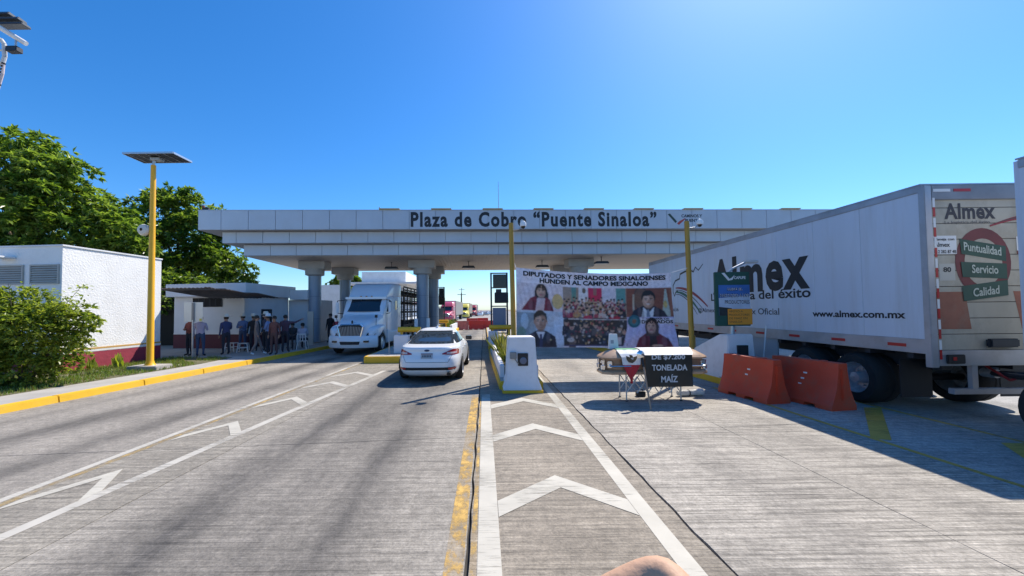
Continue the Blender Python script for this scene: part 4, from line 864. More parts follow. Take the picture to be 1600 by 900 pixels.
# ================================================================== WHITE BLOCKS
blk = mat('white block paint', (.74, .74, .76), .6, var=.06, vscale=2, dirt=(.4, .38, .36), dscale=2.5, damt=.35, bump=.15)
CB = thing('concrete_block', 'white flared concrete block with dark socket on central island', 'block', (.93, 9.42, 0))
MB().loft([[(-.50, 0, .0), (.50, 0, .0), (.50, .9, .0), (-.50, .9, .0)], [(-.50, 0, .07), (.50, 0, .07), (.50, .9, .07), (-.50, .9, .07)]]).build('yellow_base', yellow_paint, CB, bevel=.01)
MB().loft([[(-x_, y0, z_), (x_, y0, z_), (x_, y1, z_), (-x_, y1, z_)] for x_, y0, y1, z_ in ((.485, .01, .9, .071), (.47, .02, .9, .10), (.385, .07, .88, .34), (.325, .1, .8, 1.36))]).build('body', blk, CB, bevel=.02)
sk = MB().box(-.11, .14, .05, .12, .66, .97).build('socket', black, CB, bevel=.01); MB().lathe([(-.0, .085), (-.012, .085), (-.018, .06), (-.012, 0)], o=(.02, .05, .79), axis='y', n=18).build('lens', mat('smoked lens', (.10, .13, .2), .15), sk, smooth=True)
MB().box(-.30, -.15, -.02, .09, .84, 1.0).tube([(-.2, .03, .86), (-.15, .01, .78), (-.1, .05, .72)], .015).build('broken_bracket', mat('grey broken plastic', (.28, .28, .27), .7, var=.3), CB, bevel=.015)
RB = thing('concrete_block', 'white wedge-shaped block with dark opening left of barriers', 'block', (6.66, 9.98, 0))
MB().prism([(-.37, -.02), (.42, -.02), (.44, 2.4), (-.55, 2.4)], 'z', -.02, .1).build('yellow_base', yellow_paint, RB, bevel=.01)
MB().loft([[(-.355, 0, .101), (.40, 0, .101), (.33, .04, 1.34), (-.335, .04, 1.34)], [(-.40, .35, .101), (.41, .35, .101), (.34, .35, 1.33), (-.36, .35, 1.33)], [(-.52, 2.3, .101), (.42, 2.3, .101), (.40, 2.3, .50), (-.50, 2.3, .50)]]).build('body', blk, RB, bevel=.02)
MB().box(-.11, .16, -.02, .1, .8, 1.06).build('opening', black, RB)
dlr = thing('delineator_rod', 'thin leaning white rod behind the red barriers', 'rod', (7.45, 10.4, 0)); MB().cyl((0,0,0), (.17, 0, 1.55), .015).build('rod', ink_white, dlr); MB().cyl((0,0,0), (0,0,.03), .08).build('foot', black, dlr)
dlr = thing('delineator_rod', 'short thin rod standing on the yellow island nose', 'rod', (-3.95, 16.0, .26)); MB().cyl((0,0,0), (0,0,.5), .02).build('rod', steel, dlr); MB().cyl((0,0,0), (0,0,.02), .06).build('foot', steel, dlr)

# centre island furniture
pl = thing('planter', 'low white planter wall behind the flared block', 'planter', (0, 0, .2))
MB().loft([[(.42, 10.5, 0), (.54, 10.5, 0), (.54, 10.5, .32), (.42, 10.5, .32)], [(.30, 17.6, 0), (.42, 17.6, 0), (.42, 17.6, .42), (.30, 17.6, .42)]]).build('wall', blk, pl, bevel=.01)
MB().loft([[(1.34, 10.5, 0), (1.46, 10.5, 0), (1.46, 10.5, .32), (1.34, 10.5, .32)], [(1.34, 17.6, 0), (1.46, 17.6, 0), (1.46, 17.6, .42), (1.34, 17.6, .42)]]).build('wall', blk, pl, bevel=.01)
MB().box(.5, 1.36, 10.6, 17.5, .0, .22).build('soil', soil, pl)
for i, (x, y, h) in enumerate(((.72, 12.6, .75), (.62, 14.2, .85), (.95, 13.4, .7), (.7, 16.0, .8), (1.1, 15.2, .7), (.68, 11.6, .55))):
    weed((x, y, .4), h, 46, ['spiky plant beside the yellow banner pole', 'second spiky plant along the planter edge', 'spiky plant deeper in the planter', 'farthest spiky plant by the planter wall', 'right-hand spiky plant in the planter', 'low spiky plant just behind the block'][i], [leaf_mat('spiky leaf', (.16, .19, .05)), leaf_mat('pale spiky leaf', (.28, .27, .10))], 'planter_plant', 1.0, .022)
wb = thing('utility_box', 'small white cabinet on yellow base at central lane edge', 'cabinet', (.42, 18.3, .2)); MB().box(-.22, .22, -.2, .2, .16, .82).build('box', blk, wb, bevel=.015); MB().box(-.24, .24, -.22, .22, 0, .16).build('base', yellow_paint, wb); MB().box(-.18, .18, -.207, -.2, .22, .76).build('door', blk, wb)
def gantry(loc, label, w_=.86, h=3.85):
    t = thing('lane_signal_frame', label, 'signal frame', loc, 0, 'dark lane signal frames')
    for x_ in (-w_/2, w_/2): MB().box(x_-.045, x_+.045, -.05, .05, 0, h).build('upright', dark_steel, t)
    for z_ in (.55, 2.0, 3.0, h-.06): MB().box(-w_/2+.045, w_/2-.045, -.04, .04, z_, z_+.06).build('crossbar', dark_steel, t)
    MB().box(-w_/2+.1, w_/2-.05, -.12, .12, h-.85, h-.1).build('upper_display', black_gloss, t, bevel=.01); MB().box(-.25, w_/2+.06, -.14, .14, 2.2, 2.78).build('display_housing', black, t, bevel=.02)
    MB().box(-.18, .12, -.16, -.02, 2.78, 2.95).build('camera_box', dark_steel, t, bevel=.01)
    MB().box(-w_/2+.07, w_/2-.07, -.03, .03, .68, 1.95).build('glass_panel', mat('blue grey panel', (.14, .19, .27), .25), t); return t
gantry((.83, 20.8, .2), 'tall dark signal frame with screens on the central island')
gantry((-3.35, 30, .26), 'dark signal frame behind the central canopy columns', .5, 3.6)
def guard(loc, w_, label):
    t = thing('guard_rail', label, 'guard rail', loc, 0, 'yellow guard rails')
    MB().cyl((-w_/2, 0, .95), (w_/2, 0, .95), .12, n=14).build('beam', post_yellow, t, smooth=True)
    for x_ in (-w_*.35, w_*.35): MB().box(x_-.05, x_+.05, -.05, .05, 0, .85).build('leg', post_yellow, t)
guard((-3.3, 17.0, .26), 1.0, 'thick yellow guard beam in front of the central columns'); guard((.85, 19.6, .2), 1.2, 'thick yellow guard beam below the signal frame'); guard((-3.2, 28.5, .26), 1.1, 'thick yellow guard beam behind the central columns')
wc = thing('utility_box', 'pale blue-white cabinet left of the white car', 'cabinet', (-3.5, 16.4, .26)); MB().box(-.3, .3, -.25, .25, 0, .75).build('box', blk, wc, bevel=.015); MB().box(-.25, .25, -.257, -.25, .06, .69).build('door', blk, wc)
for i, (x, y) in enumerate(((-3.62, 20.5), (-3.05, 21.0))):
    t = thing('white_marker_post', ['flat white marker post left of the central column', 'flat white marker post right of the central column'][i], 'marker post', (x, y, .26), 0, 'flat white marker posts'); MB().box(-.09, .09, -.03, .03, 0, 1.35).build('panel', white_paint, t, bevel=.01); MB().box(-.12, .12, -.08, .08, 0, .04).build('foot', steel, t)
t = thing('white_marker_post', 'pale narrow panel beside the office column', 'marker post', (-9.75, 21.6, .15), 0, 'flat white marker posts'); MB().box(-.16, .16, -.05, .05, 0, 1.9).build('panel', mat('beige panel', (.5, .48, .42), .6), t, bevel=.01); MB().box(-.2, .2, -.1, .1, 0, .05).build('foot', steel, t)
fw = thing('planter', 'low white divider wall with plants beyond the canopy', 'planter', (0, 0, 0)); MB().loft([[(-2.95, 33, 0), (-2.75, 33, 0), (-2.75, 33, .75), (-2.95, 33, .75)], [(-2.9, 44, 0), (-2.7, 44, 0), (-2.7, 44, .75), (-2.9, 44, .75)]]).build('wall', white_paint, fw); MB().box(-2.74, -2.66, 33, 44, 0, .25).build('yellow_foot', yellow_paint, fw)
for i, y in enumerate((34, 36, 38, 40.5)): weed((-3.4, y, .26), 1.0, 60, ['plant clump nearest in the far divider', 'second plant clump in the far divider', 'third plant clump in the far divider', 'last plant clump in the far divider'][i], [leaf_mat('divider leaf', (.14, .19, .04)), leaf_mat('spiky leaf', (.16, .19, .05))], 'planter_plant', 1.1, .05)

# ================================================================== POLES WITH CAMERAS
def cam_pole(loc, h, label, lean, flip):
    t = thing('camera_pole', label, 'pole', loc, 0, 'ochre camera poles'); pm_ = mat('ochre pole paint', (.38, .225, .025), .5, var=.15, vscale=2)
    MB().cyl((0, 0, 0), (lean, 0, h), .075, .07, 16).build('shaft', pm_, t, smooth=True)
    MB().cyl((0, 0, 0), (0, 0, .03), .16).build('base_plate', pm_, t)
    MB().tube([(lean, 0, h-.22), (lean+.22, -.05, h-.2), (lean+.36, -.05, h-.1)], .02).build('arm', steel, t)
    c_ = MB().lathe([(-.1, .02), (-.09, .09), (-.0, .095), (.06, .06), (.08, .0)], o=(lean+.36, -.05, h-.02), axis='z', n=14).build('camera_dome', white_paint, t, smooth=True)
    MB().lathe([(-.17, .0), (-.15, .05), (-.1, .065)], o=(lean+.36, -.05, h-.02), axis='z', n=14).build('lens', black_gloss, c_, smooth=True); return t
cam_pole((.89, 11.5, .2), 4.45, 'ochre pole holding the left edge of the banner', -.05, 1); cam_pole((6.2, 11.5, .2), 4.45, 'ochre pole holding the right side of the banner', -.06, 1)
t = thing('short_ochre_post', 'short ochre post beside the right camera pole', 'post', (6.5, 12.0, .2)); MB().cyl((0, 0, 0), (0, 0, .95), .07).build('shaft', MATS['ochre pole paint'], t); MB().cyl((0, 0, .95), (0, 0, .97), .085).build('cap', MATS['ochre pole paint'], t)

# ================================================================== PROTEST BANNER (print painted cell by cell on the cloth)
NW, NH = 330, 170
img = np.zeros((NH, NW, 3)); uu, vv = np.meshgrid((np.arange(NW)+.5)/NW, (np.arange(NH)+.5)/NH)
ASP = 4.66/2.3
def fill(mask, c, k=1.): img[mask] = img[mask]*(1-k)+np.array(c)*k
def rect(u0, u1, v0, v1, c): fill((uu >= u0) & (uu < u1) & (vv >= v0) & (vv < v1), c)
def oval(u, v, ru, rv, c, k=1.): fill(((uu-u)/ru)**2+((vv-v)/rv)**2 < 1, c, k)
def poly(pts, c):
    m = np.zeros_like(uu, bool); n_ = len(pts)
    for i in range(n_):
        (x0, y0), (x1, y1) = pts[i-1], pts[i]
        if y0 == y1: continue
        m ^= ((y0 > vv) != (y1 > vv)) & (uu < (x1-x0)*(vv-y0)/(y1-y0)+x0)
    fill(m, c)
img[:] = (.66, .60, .63)
skin_, skin2 = (.48, .28, .19), (.40, .22, .15)
# upper left portrait: pale curtain, dark long hair, maroon jacket
rect(0, .30, .47, .83, (.62, .55, .58))
for k in range(9): poly([(.03*k, .83), (.03*k+.012, .83), (.034*k+.05, .47), (.034*k+.03, .47)], (.56, .48, .52))
oval(.265, .60, .035, .10, (.55, .38, .16)); oval(.16, .68, .043, .145, (.025, .018, .018)); poly([(.12, .52), (.205, .52), (.205, .70), (.12, .70)], (.025, .018, .018))
poly([(.03, .47), (.09, .63), (.125, .66), (.155, .56), (.19, .65), (.215, .62), (.24, .47)], (.19, .022, .035)); poly([(.12, .47), (.133, .63), (.16, .655), (.185, .63), (.175, .47)], (.55, .40, .40))
oval(.16, .715, .029, .078, (.50, .31, .22)); rect(.133, .188, .733, .745, (.06, .04, .04)); oval(.16, .675, .012, .008, (.40, .10, .10)); oval(.145, .775, .016, .03, (.025, .018, .018)); oval(.177, .77, .014, .035, (.025, .018, .018))
# lower left portrait: blue grey setting, dark suit
rect(0, .30, 0, .465, (.42, .47, .55)); rect(0, .12, .02, .44, (.20, .25, .30)); oval(.05, .33, .025, .10, (.35, .45, .55)); oval(.03, .16, .03, .10, (.14, .24, .22)); oval(.10, .22, .02, .12, (.30, .33, .36)); rect(.24, .30, .05, .40, (.50, .56, .66))
poly([(.05, 0), (.06, .14), (.12, .21), (.19, .21), (.245, .14), (.255, 0)], (.022, .022, .035)); poly([(.122, .20), (.155, .08), (.18, .20)], (.62, .60, .64)); poly([(.147, .17), (.16, .17), (.165, .0), (.142, .0)], (.03, .035, .09))
oval(.151, .372, .043, .105, (.03, .025, .022)); oval(.152, .325, .037, .115, skin2); oval(.128, .41, .018, .03, (.03, .025, .022)); oval(.165, .425, .026, .024, (.03, .025, .022)); rect(.108, .114, .30, .35, skin2); rect(.19, .196, .30, .35, skin2); oval(.165, .33, .02, .09, (.34, .185, .125), .5); rect(.125, .143, .345, .355, (.07, .04, .03)); rect(.16, .178, .345, .355, (.07, .04, .03)); oval(.152, .30, .008, .03, (.34, .18, .12)); rect(.138, .167, .253, .26, (.25, .10, .09)); oval(.215, .10, .006, .012, (.55, .5, .3))
# centre top: chamber with flags and a packed crowd
rect(.30, .705, .38, .81, (.30, .22, .17)); rect(.355, .385, .50, .81, (.10, .22, .19)); rect(.40, .46, .55, .81, (.62, .58, .58)); rect(.46, .55, .62, .81, (.48, .02, .07)); rect(.495, .515, .70, .80, (.30, .12, .10)); rect(.55, .64, .55, .81, (.58, .52, .55)); rect(.64, .70, .60, .81, (.10, .26, .24)); oval(.435, .76, .012, .035, (.12, .09, .06))
rc = random.Random(4)
cloths = [(.02, .02, .025), (.02, .02, .025), (.25, .02, .05), (.45, .38, .36), (.03, .03, .05), (.40, .24, .10), (.30, .05, .08)]
for row, (v0, sc) in enumerate(((.62, .7), (.575, .8), (.525, .9), (.475, 1.0))):
    for k in range(15):
        u = .312+.0265*k+rc.uniform(-.006, .006)+.012*(row % 2)
        if u > .69: continue
        v = v0+rc.uniform(-.02, .02); poly([(u-.017*sc, v-.13), (u-.014*sc, v-.02), (u+.014*sc, v-.02), (u+.017*sc, v-.13)], rc.choice(cloths)); oval(u, v+.012, .0095*sc, .03*sc, rc.choice([(.42, .25, .18), (.36, .2, .14), (.48, .30, .22)])); oval(u, v+.032, .0105*sc, .018*sc, (.02, .016, .015))
rect(.30, .705, .38, .40, (.08, .05, .05)); oval(.46, .40, .03, .03, (.40, .02, .05)); oval(.63, .40, .035, .025, (.35, .02, .05)); rect(.30, .705, .372, .382, (.5, .47, .47))
# centre bottom: dark press table
rect(.30, .705, .02, .372, (.035, .03, .032))
for k, (u, v, s_) in enumerate(((.32, .33, 1), (.355, .28, 1.1), (.42, .27, .9), (.445, .31, 1.), (.51, .30, 1.), (.535, .27, .9), (.575, .27, .9), (.615, .24, .9), (.66, .26, 1.), (.69, .22, 1.), (.355, .15, .8))):
    poly([(u-.03*s_, v-.17), (u-.024*s_, v-.045), (u+.024*s_, v-.045), (u+.03*s_, v-.17)], rc.choice([(.05, .045, .05), (.02, .02, .03), (.10, .08, .08)])); oval(u, v, .015*s_, .045*s_, (.40, .25, .19)); oval(u, v+.03, .016*s_, .028*s_, (.03, .025, .025)); rect(u-.012, u+.012, v-.002, v+.008, (.03, .02, .02))
rect(.42, .60, .03, .16, (.022, .022, .026)); oval(.345, .10, .025, .03, (.45, .40, .38)); rect(.30, .705, .02, .034, (.05, .05, .12)); rect(.645, .67, .04, .14, (.5, .42, .42))
# upper right portrait: red brown chamber, dark suit
rect(.705, 1, .41, .80, (.20, .065, .04)); oval(.80, .66, .05, .16, (.10, .06, .045)); oval(.80, .66, .042, .14, (.17, .09, .06)); rect(.745, .757, .45, .72, (.40, .34, .26)); poly([(.93, .42), (.985, .42), (.965, .78), (.955, .78)], (.38, .42, .36)); rect(.982, 1, .41, .80, (.26, .10, .06)); oval(.955, .58, .012, .05, (.5, .36, .12))
poly([(.73, .41), (.75, .50), (.81, .56), (.885, .56), (.945, .49), (.965, .41)], (.022, .024, .035)); poly([(.80, .41), (.815, .545), (.85, .47), (.885, .545), (.875, .41)], (.62, .63, .66)); poly([(.838, .51), (.852, .51), (.858, .41), (.832, .41)], (.16, .2, .27))
oval(.848, .675, .045, .098, (.022, .018, .016)); oval(.848, .63, .038, .10, (.50, .31, .22)); oval(.832, .715, .02, .022, (.022, .018, .016)); oval(.865, .715, .02, .024, (.022, .018, .016)); oval(.862, .63, .02, .08, (.40, .23, .16), .5); rect(.822, .839, .655, .664, (.05, .03, .02)); rect(.857, .874, .655, .664, (.05, .03, .02)); oval(.848, .588, .016, .010, (.6, .5, .46)); oval(.848, .62, .007, .025, (.42, .25, .17))
# lower right portrait: lavender wall, maroon jacket
rect(.705, 1, 0, .41, (.44, .40, .58)); 
for k in range(7): poly([(.72+.04*k, .41), (.735+.04*k, .41), (.70+.045*k, 0), (.68+.045*k, 0)], (.50, .46, .62))
rect(.79, 1.0, .315, .395, (.60, .55, .60)); oval(.752, .355, .042, .085, (.02, .10, .13)); oval(.752, .355, .028, .057, (.05, .17, .2)); oval(.752, .355, .014, .03, (.20, .11, .08))
poly([(.76, 0), (.78, .13), (.83, .20), (.90, .20), (.955, .12), (.975, 0)], (.13, .015, .03)); poly([(.845, 0), (.85, .19), (.885, .19), (.895, 0)], (.03, .02, .025)); oval(.865, .28, .043, .125, (.07, .04, .035)); poly([(.825, .16), (.905, .16), (.903, .3), (.828, .3)], (.07, .04, .035))
oval(.862, .275, .029, .085, (.46, .28, .22)); oval(.862, .238, .014, .008, (.42, .12, .12)); rect(.842, .856, .29, .298, (.05, .03, .03)); rect(.869, .883, .29, .298, (.05, .03, .03)); oval(.89, .03, .03, .02, (.45, .27, .2))
rect(0, 1, .82, 1.0, (.70, .64, .68)); rect(.30, 1, .80, .82, (.66, .60, .64))
for fu, fv, ru, rv in ((.16, .715, .029, .078), (.152, .325, .037, .115), (.848, .63, .038, .10), (.862, .275, .029, .085)):
    oval(fu+ru*.55, fv-.01, ru*.42, rv*.85, (.20, .10, .07), .38); oval(fu-ru*.3, fv+rv*.35, ru*.5, rv*.3, (.72, .52, .42), .35); oval(fu-ru*.45, fv-rv*.15, ru*.28, rv*.22, (.66, .42, .34), .35); oval(fu+ru*.4, fv-rv*.15, ru*.22, rv*.2, (.62, .38, .30), .25)
    oval(fu, fv-rv*.28, ru*.28, rv*.10, (.24, .12, .09), .6); oval(fu, fv-rv*.95, ru*.7, rv*.16, (.16, .08, .06), .6)
    for q in (-1, 1): oval(fu+q*ru*.42, fv+rv*.12, ru*.20, rv*.07, (.70, .62, .58), .6); oval(fu+q*ru*.42, fv+rv*.12, ru*.09, rv*.07, (.02, .015, .012)); oval(fu+q*ru*.42, fv+rv*.27, ru*.28, rv*.05, (.05, .03, .025), .8)
for cu, cv in ((.09, .55), (.21, .55), (.10, .12), (.20, .12), (.79, .47), (.90, .47), (.81, .10), (.93, .09)): oval(cu, cv, .014, .07, (.30, .22, .24), .18); oval(cu+.02, cv-.02, .008, .08, (0, 0, 0), .4)
for k in range(420):
    u, v = rc.uniform(.305, .70), rc.uniform(.05, .64)
    if v < .37 and rc.random() < .45: continue
    oval(u, v, rc.uniform(.003, .009), rc.uniform(.006, .022), rc.choice([(.5, .33, .26), (.02, .02, .02), (.62, .56, .55), (.35, .04, .07), (.10, .10, .16), (.45, .30, .14)]), rc.uniform(.3, .8))
mot = np.array([[mnoise.noise(Vector((i*.16, j*.16, 5)))+.6*mnoise.noise(Vector((i*.5, j*.5, 9))) for i in range(NW)] for j in range(NH)])
img *= (1.12+.22*mot)[..., None]
for _ in range(2): img = (img*2+np.roll(img, 1, 0)+np.roll(img, -1, 0)+np.roll(img, 1, 1)+np.roll(img, -1, 1))/6
img *= (1+np.random.normal(0, .07, img.shape[:2]))[..., None]
BN = thing('protest_banner', 'large printed protest banner stretched between two ochre poles', 'banner', (0, 0, 0))
def bwave(u, v): return .035*math.sin(u*9+v*3)*(1-.5*v)+.03*mnoise.noise(Vector((u*6, v*5, 2)))+.014*math.sin((u*2.2-v)*22)*(1-u if v > .4 else .7)+.10*((1-v)**2)*(u > .9)*(u-.9)*10
def bpos(u, v):
    zt = 3.30-.20*u-.10*math.sin(u*math.pi); zb = .93-.07*u
    return Vector((.97+4.62*u+.12*max(0, u-.85)/.15*(1-v)**2-.02*(1-v)*(u < .02), 11.42-bwave(u, v), zb+(zt-zb)*v))
me = bpy.data.meshes.new('cloth'); vs = [bpos(i/NW, j/NH) for j in range(NH+1) for i in range(NW+1)]
me.from_pydata(vs, [], [(j*(NW+1)+i, j*(NW+1)+i+1, (j+1)*(NW+1)+i+1, (j+1)*(NW+1)+i) for j in range(NH) for i in range(NW)])
ca = me.color_attributes.new('print', 'FLOAT_COLOR', 'CORNER'); arr = np.ones((NH*NW, 4, 4)); arr[:, :, :3] = np.clip(img, 0, 1).reshape(-1, 1, 3); ca.data.foreach_set('color', arr.ravel())
me.materials.append(print_mat('banner print')); me.polygons.foreach_set('use_smooth', [True]*len(me.polygons)); cl = bpy.data.objects.new('cloth', me); C.objects.link(cl); cl.parent = BN
def banner_text(body, u0, v0, wu, hv, bold=.04):
    o_ = text(body, ink_black, BN, (0, 0, 0), (1,0,0), (0,0,1), 1, 1, bold=bold)
    for v_ in o_.data.vertices:
        u, w_ = u0+v_.co.x*wu, v0+v_.co.z*hv; p = bpos(u, w_); p.y -= .012; v_.co = p
banner_text('DIPUTADOS Y SENADORES SINALOENSES', .045, .905, .92, .062); banner_text('HUNDEN AL CAMPO MEXICANO', .15, .83, .70, .062)
banner_text('DIPUTADOS', .80, .325, .19, .045, .03); banner_text('CÁMARA DE', .83, .375, .14, .03, .02)
for (p0, p1) in (((.93, 11.48, 3.42), (.97, 11.42, 3.28)), ((5.6, 11.4, 3.1), (6.16, 11.48, 3.25)), ((5.7, 11.4, .9), (6.2, 11.48, .8)), ((.93, 11.48, .9), (.97, 11.42, .95))): MB().cyl(p0, p1, .008, n=6).build('rope', ink_white, BN)

# ================================================================== INFORMATION SIGN WITH POSTERS
SG = thing('information_sign', 'dark green road sign with blue protest poster and orange sheet', 'sign', (6.86, 10.62, .2))
sgm = mat('sign dark green', (.02, .085, .06), .45, var=.1)
MB().box(-.47, .47, -.05, .05, 1.33, 2.82).build('panel', sgm, SG, bevel=.01)
MB().cyl((0, .03, 0), (0, .03, 1.4), .06, n=14).build('post', steel, SG, smooth=True)
la = MB().tube([(-.1, 0, 2.8), (.05, 0, 2.92), (.42, -.02, 3.1)], .03).build('lamp_arm', steel, SG); MB().box(.36, .72, -.09, .07, 3.06, 3.14).build('lamp_head', mat('pale lamp head', (.55, .56, .56), .4), la, bevel=.02)
rt, up = (1,0,0), (0,0,1)
shape([(-.30, .19), (-.22, .2), (-.08, .03), (-.02, .06), (.06, .14), (.0, .0), (-.12, -.02)], ink_white, SG, (0, -.053, 2.60), rt, up, 'emblem_wing'); text('CAPUFE', ink_white, SG, (.04, -.053, 2.62), rt, up, .32, .08, bold=.03)
ps = MB().box(-.40, .455, -.062, -.055, 1.62, 2.46).build('poster', mat('poster blue', (.05, .16, .45), .5, var=.25, vscale=2), SG)
shape([(-.40, 1.62), (.455, 1.62), (.455, 2.16), (-.40, 2.10)], mat('poster pale', (.50, .56, .66), .5, var=.2), ps, (0, -.064, 0), rt, up, 'poster_fade'); shape([(-.40, 1.62), (-.05, 1.62), (-.05, 1.82), (-.40, 1.86)], mat('poster photo', (.03, .035, .035), .5, var=.4, vscale=14), ps, (0, -.066, 0), rt, up, 'poster_photo')
for s_, z_, x_, w_ in (('LLEGÓ EL', 2.30, -.16, .42), ('HARTAZGO A LOS', 2.12, -.37, .80), ('PRODUCTORES', 1.94, -.24, .68)):
    text(s_, ink_white, ps, (x_, -.067, z_), rt, up, w_, .10, bold=.07); text(s_, mat('navy lettering', (.02, .03, .08), .5), ps, (x_, -.069, z_), rt, up, w_, .10, bold=.015)
og = MB().box(-.17, .50, -.074, -.069, 1.37, 1.80).build('orange_sheet', mat('orange card', (.85, .32, .03), .7), SG)
for k, s_ in enumerate(('APOYO A', 'PRODUCTORES', 'DE MAIZ EN', 'SINALOA')): text(s_, mat('marker pen', (.12, .05, .03), .7), og, (-.14, -.076, 1.705-.095*k), rt, up, (.38, .56, .50, .36)[k], .055)

# ================================================================== COFFIN, STAND, FLAG, PLACARD, SHOVEL
CF = thing('coffin', 'brown wooden coffin with metal fittings resting on a folding stand', 'coffin', (3.76, 8.74, .60))
wood = mat('varnished coffin wood', (.30, .17, .10), .3, var=.25, vscale=3, stretch=(1, 6, 6), coat=.3); wood_l = mat('pale moulding wood', (.46, .30, .19), .35, var=.2)
def hexa(hx, hy, c): return [(-hx, -hy+c), (-hx+c*1.4, -hy), (hx-c*1.4, -hy), (hx, -hy+c), (hx, hy-c), (hx-c*1.4, hy), (-hx+c*1.4, hy), (-hx, hy-c)]
MB().loft([[(x_, y_, z_) for x_, y_ in hexa(hx, hy, .13)] for hx, hy, z_ in ((1.17, .33, 0), (1.17, .33, .05), (1.12, .29, .09))]).build('base_moulding', wood_l, CF, bevel=.008)
MB().loft([[(x_, y_, z_) for x_, y_ in hexa(hx, hy, .12)] for hx, hy, z_ in ((1.07, .26, .09), (1.09, .275, .33))]).build('body', wood, CF, bevel=.006)
MB().loft([[(x_, y_, z_) for x_, y_ in hexa(hx, hy, .13)] for hx, hy, z_ in ((1.15, .32, .331), (1.17, .335, .36), (1.13, .30, .40), (.98, .17, .50), (.93, .12, .52))]).build('lid', wood_l, CF, bevel=.01)
for x_ in (-.8, .8):
    hd = MB().tube([(x_-.22, -.30, .22), (x_-.22, -.36, .19), (x_+.22, -.36, .19), (x_+.22, -.30, .22)], .016).build('handle', chrome, CF, smooth=True); MB().box(x_-.27, x_-.17, -.305, -.27, .15, .29).box(x_+.17, x_+.27, -.305, -.27, .15, .29).build('plate', chrome, hd, bevel=.01)
for x_ in (-1.12, 1.12):
    for y_ in (-.16, .16): MB().lathe([(0, .05), (.09, .06), (.1, .03), (.2, .045)], o=(x_, y_, .1), axis='z', n=10, cap=True).build('corner_fitting', chrome, CF, smooth=True)
ST = thing('folding_stand', 'silver accordion folding stand under the coffin', 'stand', (3.72, 8.74, 0))
for s_ in (-1, 1):
    n_ = 5
    for k in range(n_):
        x0, x1 = -.60+1.2*k/n_, -.60+1.2*(k+1)/n_; y_ = s_*.21
        MB().cyl((x0, y_, .18), (x1, y_, .54), .010, n=6).build('lattice_bar', steel, ST); MB().cyl((x0, y_+.012, .54), (x1, y_+.012, .18), .010, n=6).build('lattice_bar', steel, ST)
    for x_ in (-.6, .6): MB().cyl((x_, s_*.21, .0), (x_, s_*.21, .59), .016, n=8).build('leg', steel, ST); MB().cyl((x_, s_*.21, 0), (x_, s_*.21, .02), .03, n=10).build('foot', black, ST)
for x_ in (-.6, .6): MB().cyl((x_, -.21, .585), (x_, .21, .585), .014, n=8).build('cross_bar', steel, ST)
# flag draped over the lid: green on top, white with emblem in front, red point hanging
FL = thing('draped_flag', 'green white and red flag draped over the coffin lid', 'flag', (0, 0, 0))
def drape(x0, x1, path, name, m, parent, n=14, wav=.012, taper=None, sub=12):
    """cloth strip: path is (y, z) from the top down, sampled smoothly"""
    pts = []
    for a_, b_ in zip(path, path[1:]): pts += [(a_[0]+(b_[0]-a_[0])*k/sub, a_[1]+(b_[1]-a_[1])*k/sub) for k in range(sub)]
    pts.append(path[-1]); b = MB(); vs = []; nn = len(pts)
    for j, (y_, z_) in enumerate(pts):
        for i in range(n+1):
            u = i/n; xa, xb = (x0, x1) if taper is None else taper(j/(nn-1)); x_ = xa+(xb-xa)*u
            vs.append((x_, y_-wav*(.5+.5*math.sin(u*14+j*.12))*min(1, j/6), z_))
    b.add(vs, [(j*(n+1)+i, j*(n+1)+i+1, (j+1)*(n+1)+i+1, (j+1)*(n+1)+i) for j in range(nn-1) for i in range(n)]); return b.build(name, m, parent, smooth=True)
fg, fw_, fr2 = mat('flag green', (.03, .22, .10), .7), mat('flag white', (.72, .72, .72), .7, var=.05), mat('flag red', (.45, .02, .03), .7)
drape(2.95, 3.42, [(8.86, 1.135), (8.64, 1.135), (8.58, 1.125)], 'green_band', fg, FL)
drape(2.93, 3.42, [(8.578, 1.127), (8.45, 1.05), (8.385, .985), (8.375, .82)], 'white_band', fw_, FL, taper=lambda k: (2.93+.07*k, 3.42-.04*k))
drape(3.0, 3.38, [(8.372, .82), (8.372, .60), (8.372, .42)], 'red_band', fr2, FL, taper=lambda k: (3.0+.15*min(1, k*1.3), 3.38-.17*min(1, k*1.5)))
emb = mat('flag emblem', (.08, .06, .035), .7)
for k, p in enumerate(([(3.06, 1.02), (3.14, .99), (3.2, .93), (3.3, .96), (3.26, .90), (3.2, .86), (3.12, .88), (3.08, .93)], [(3.13, 1.045), (3.2, 1.03), (3.22, .98), (3.15, .97)], [(3.22, .99), (3.31, 1.02), (3.29, .94), (3.23, .93)])):
    MB().add([(x_, 8.352-.002*k+(0 if z_ > .985 else 0), z_) for x_, z_ in p], [tuple(range(len(p)))]).build('emblem', emb, FL)
PC = thing('price_placard', 'black placard with white lettering hung from white cloth over coffin', 'placard', (0, 0, 0))
drape(3.42, 4.75, [(9.02, 1.09), (8.86, 1.145), (8.64, 1.145), (8.45, 1.06), (8.365, 1.03)], 'white_cloth', mat('white draped cloth', (.76, .75, .73), .8, var=.06, vscale=6), PC, wav=.02, n=30, taper=lambda k: (3.42+.06*k, 4.75-.25*k))
bk_ = MB(); vs = []
for j in range(9):
    for i in range(15): vs.append((3.47+1.02*i/14, 8.335-.012*math.sin(i*.7+j*.3)-.01*j/8, 1.03-.68*j/8))
bk_.add(vs, [(j*15+i, j*15+i+1, (j+1)*15+i+1, (j+1)*15+i) for j in range(8) for i in range(14)]); bk_.build('sheet', mat('black placard vinyl', (.02, .022, .02), .45, var=.3, vscale=2), PC, smooth=True)
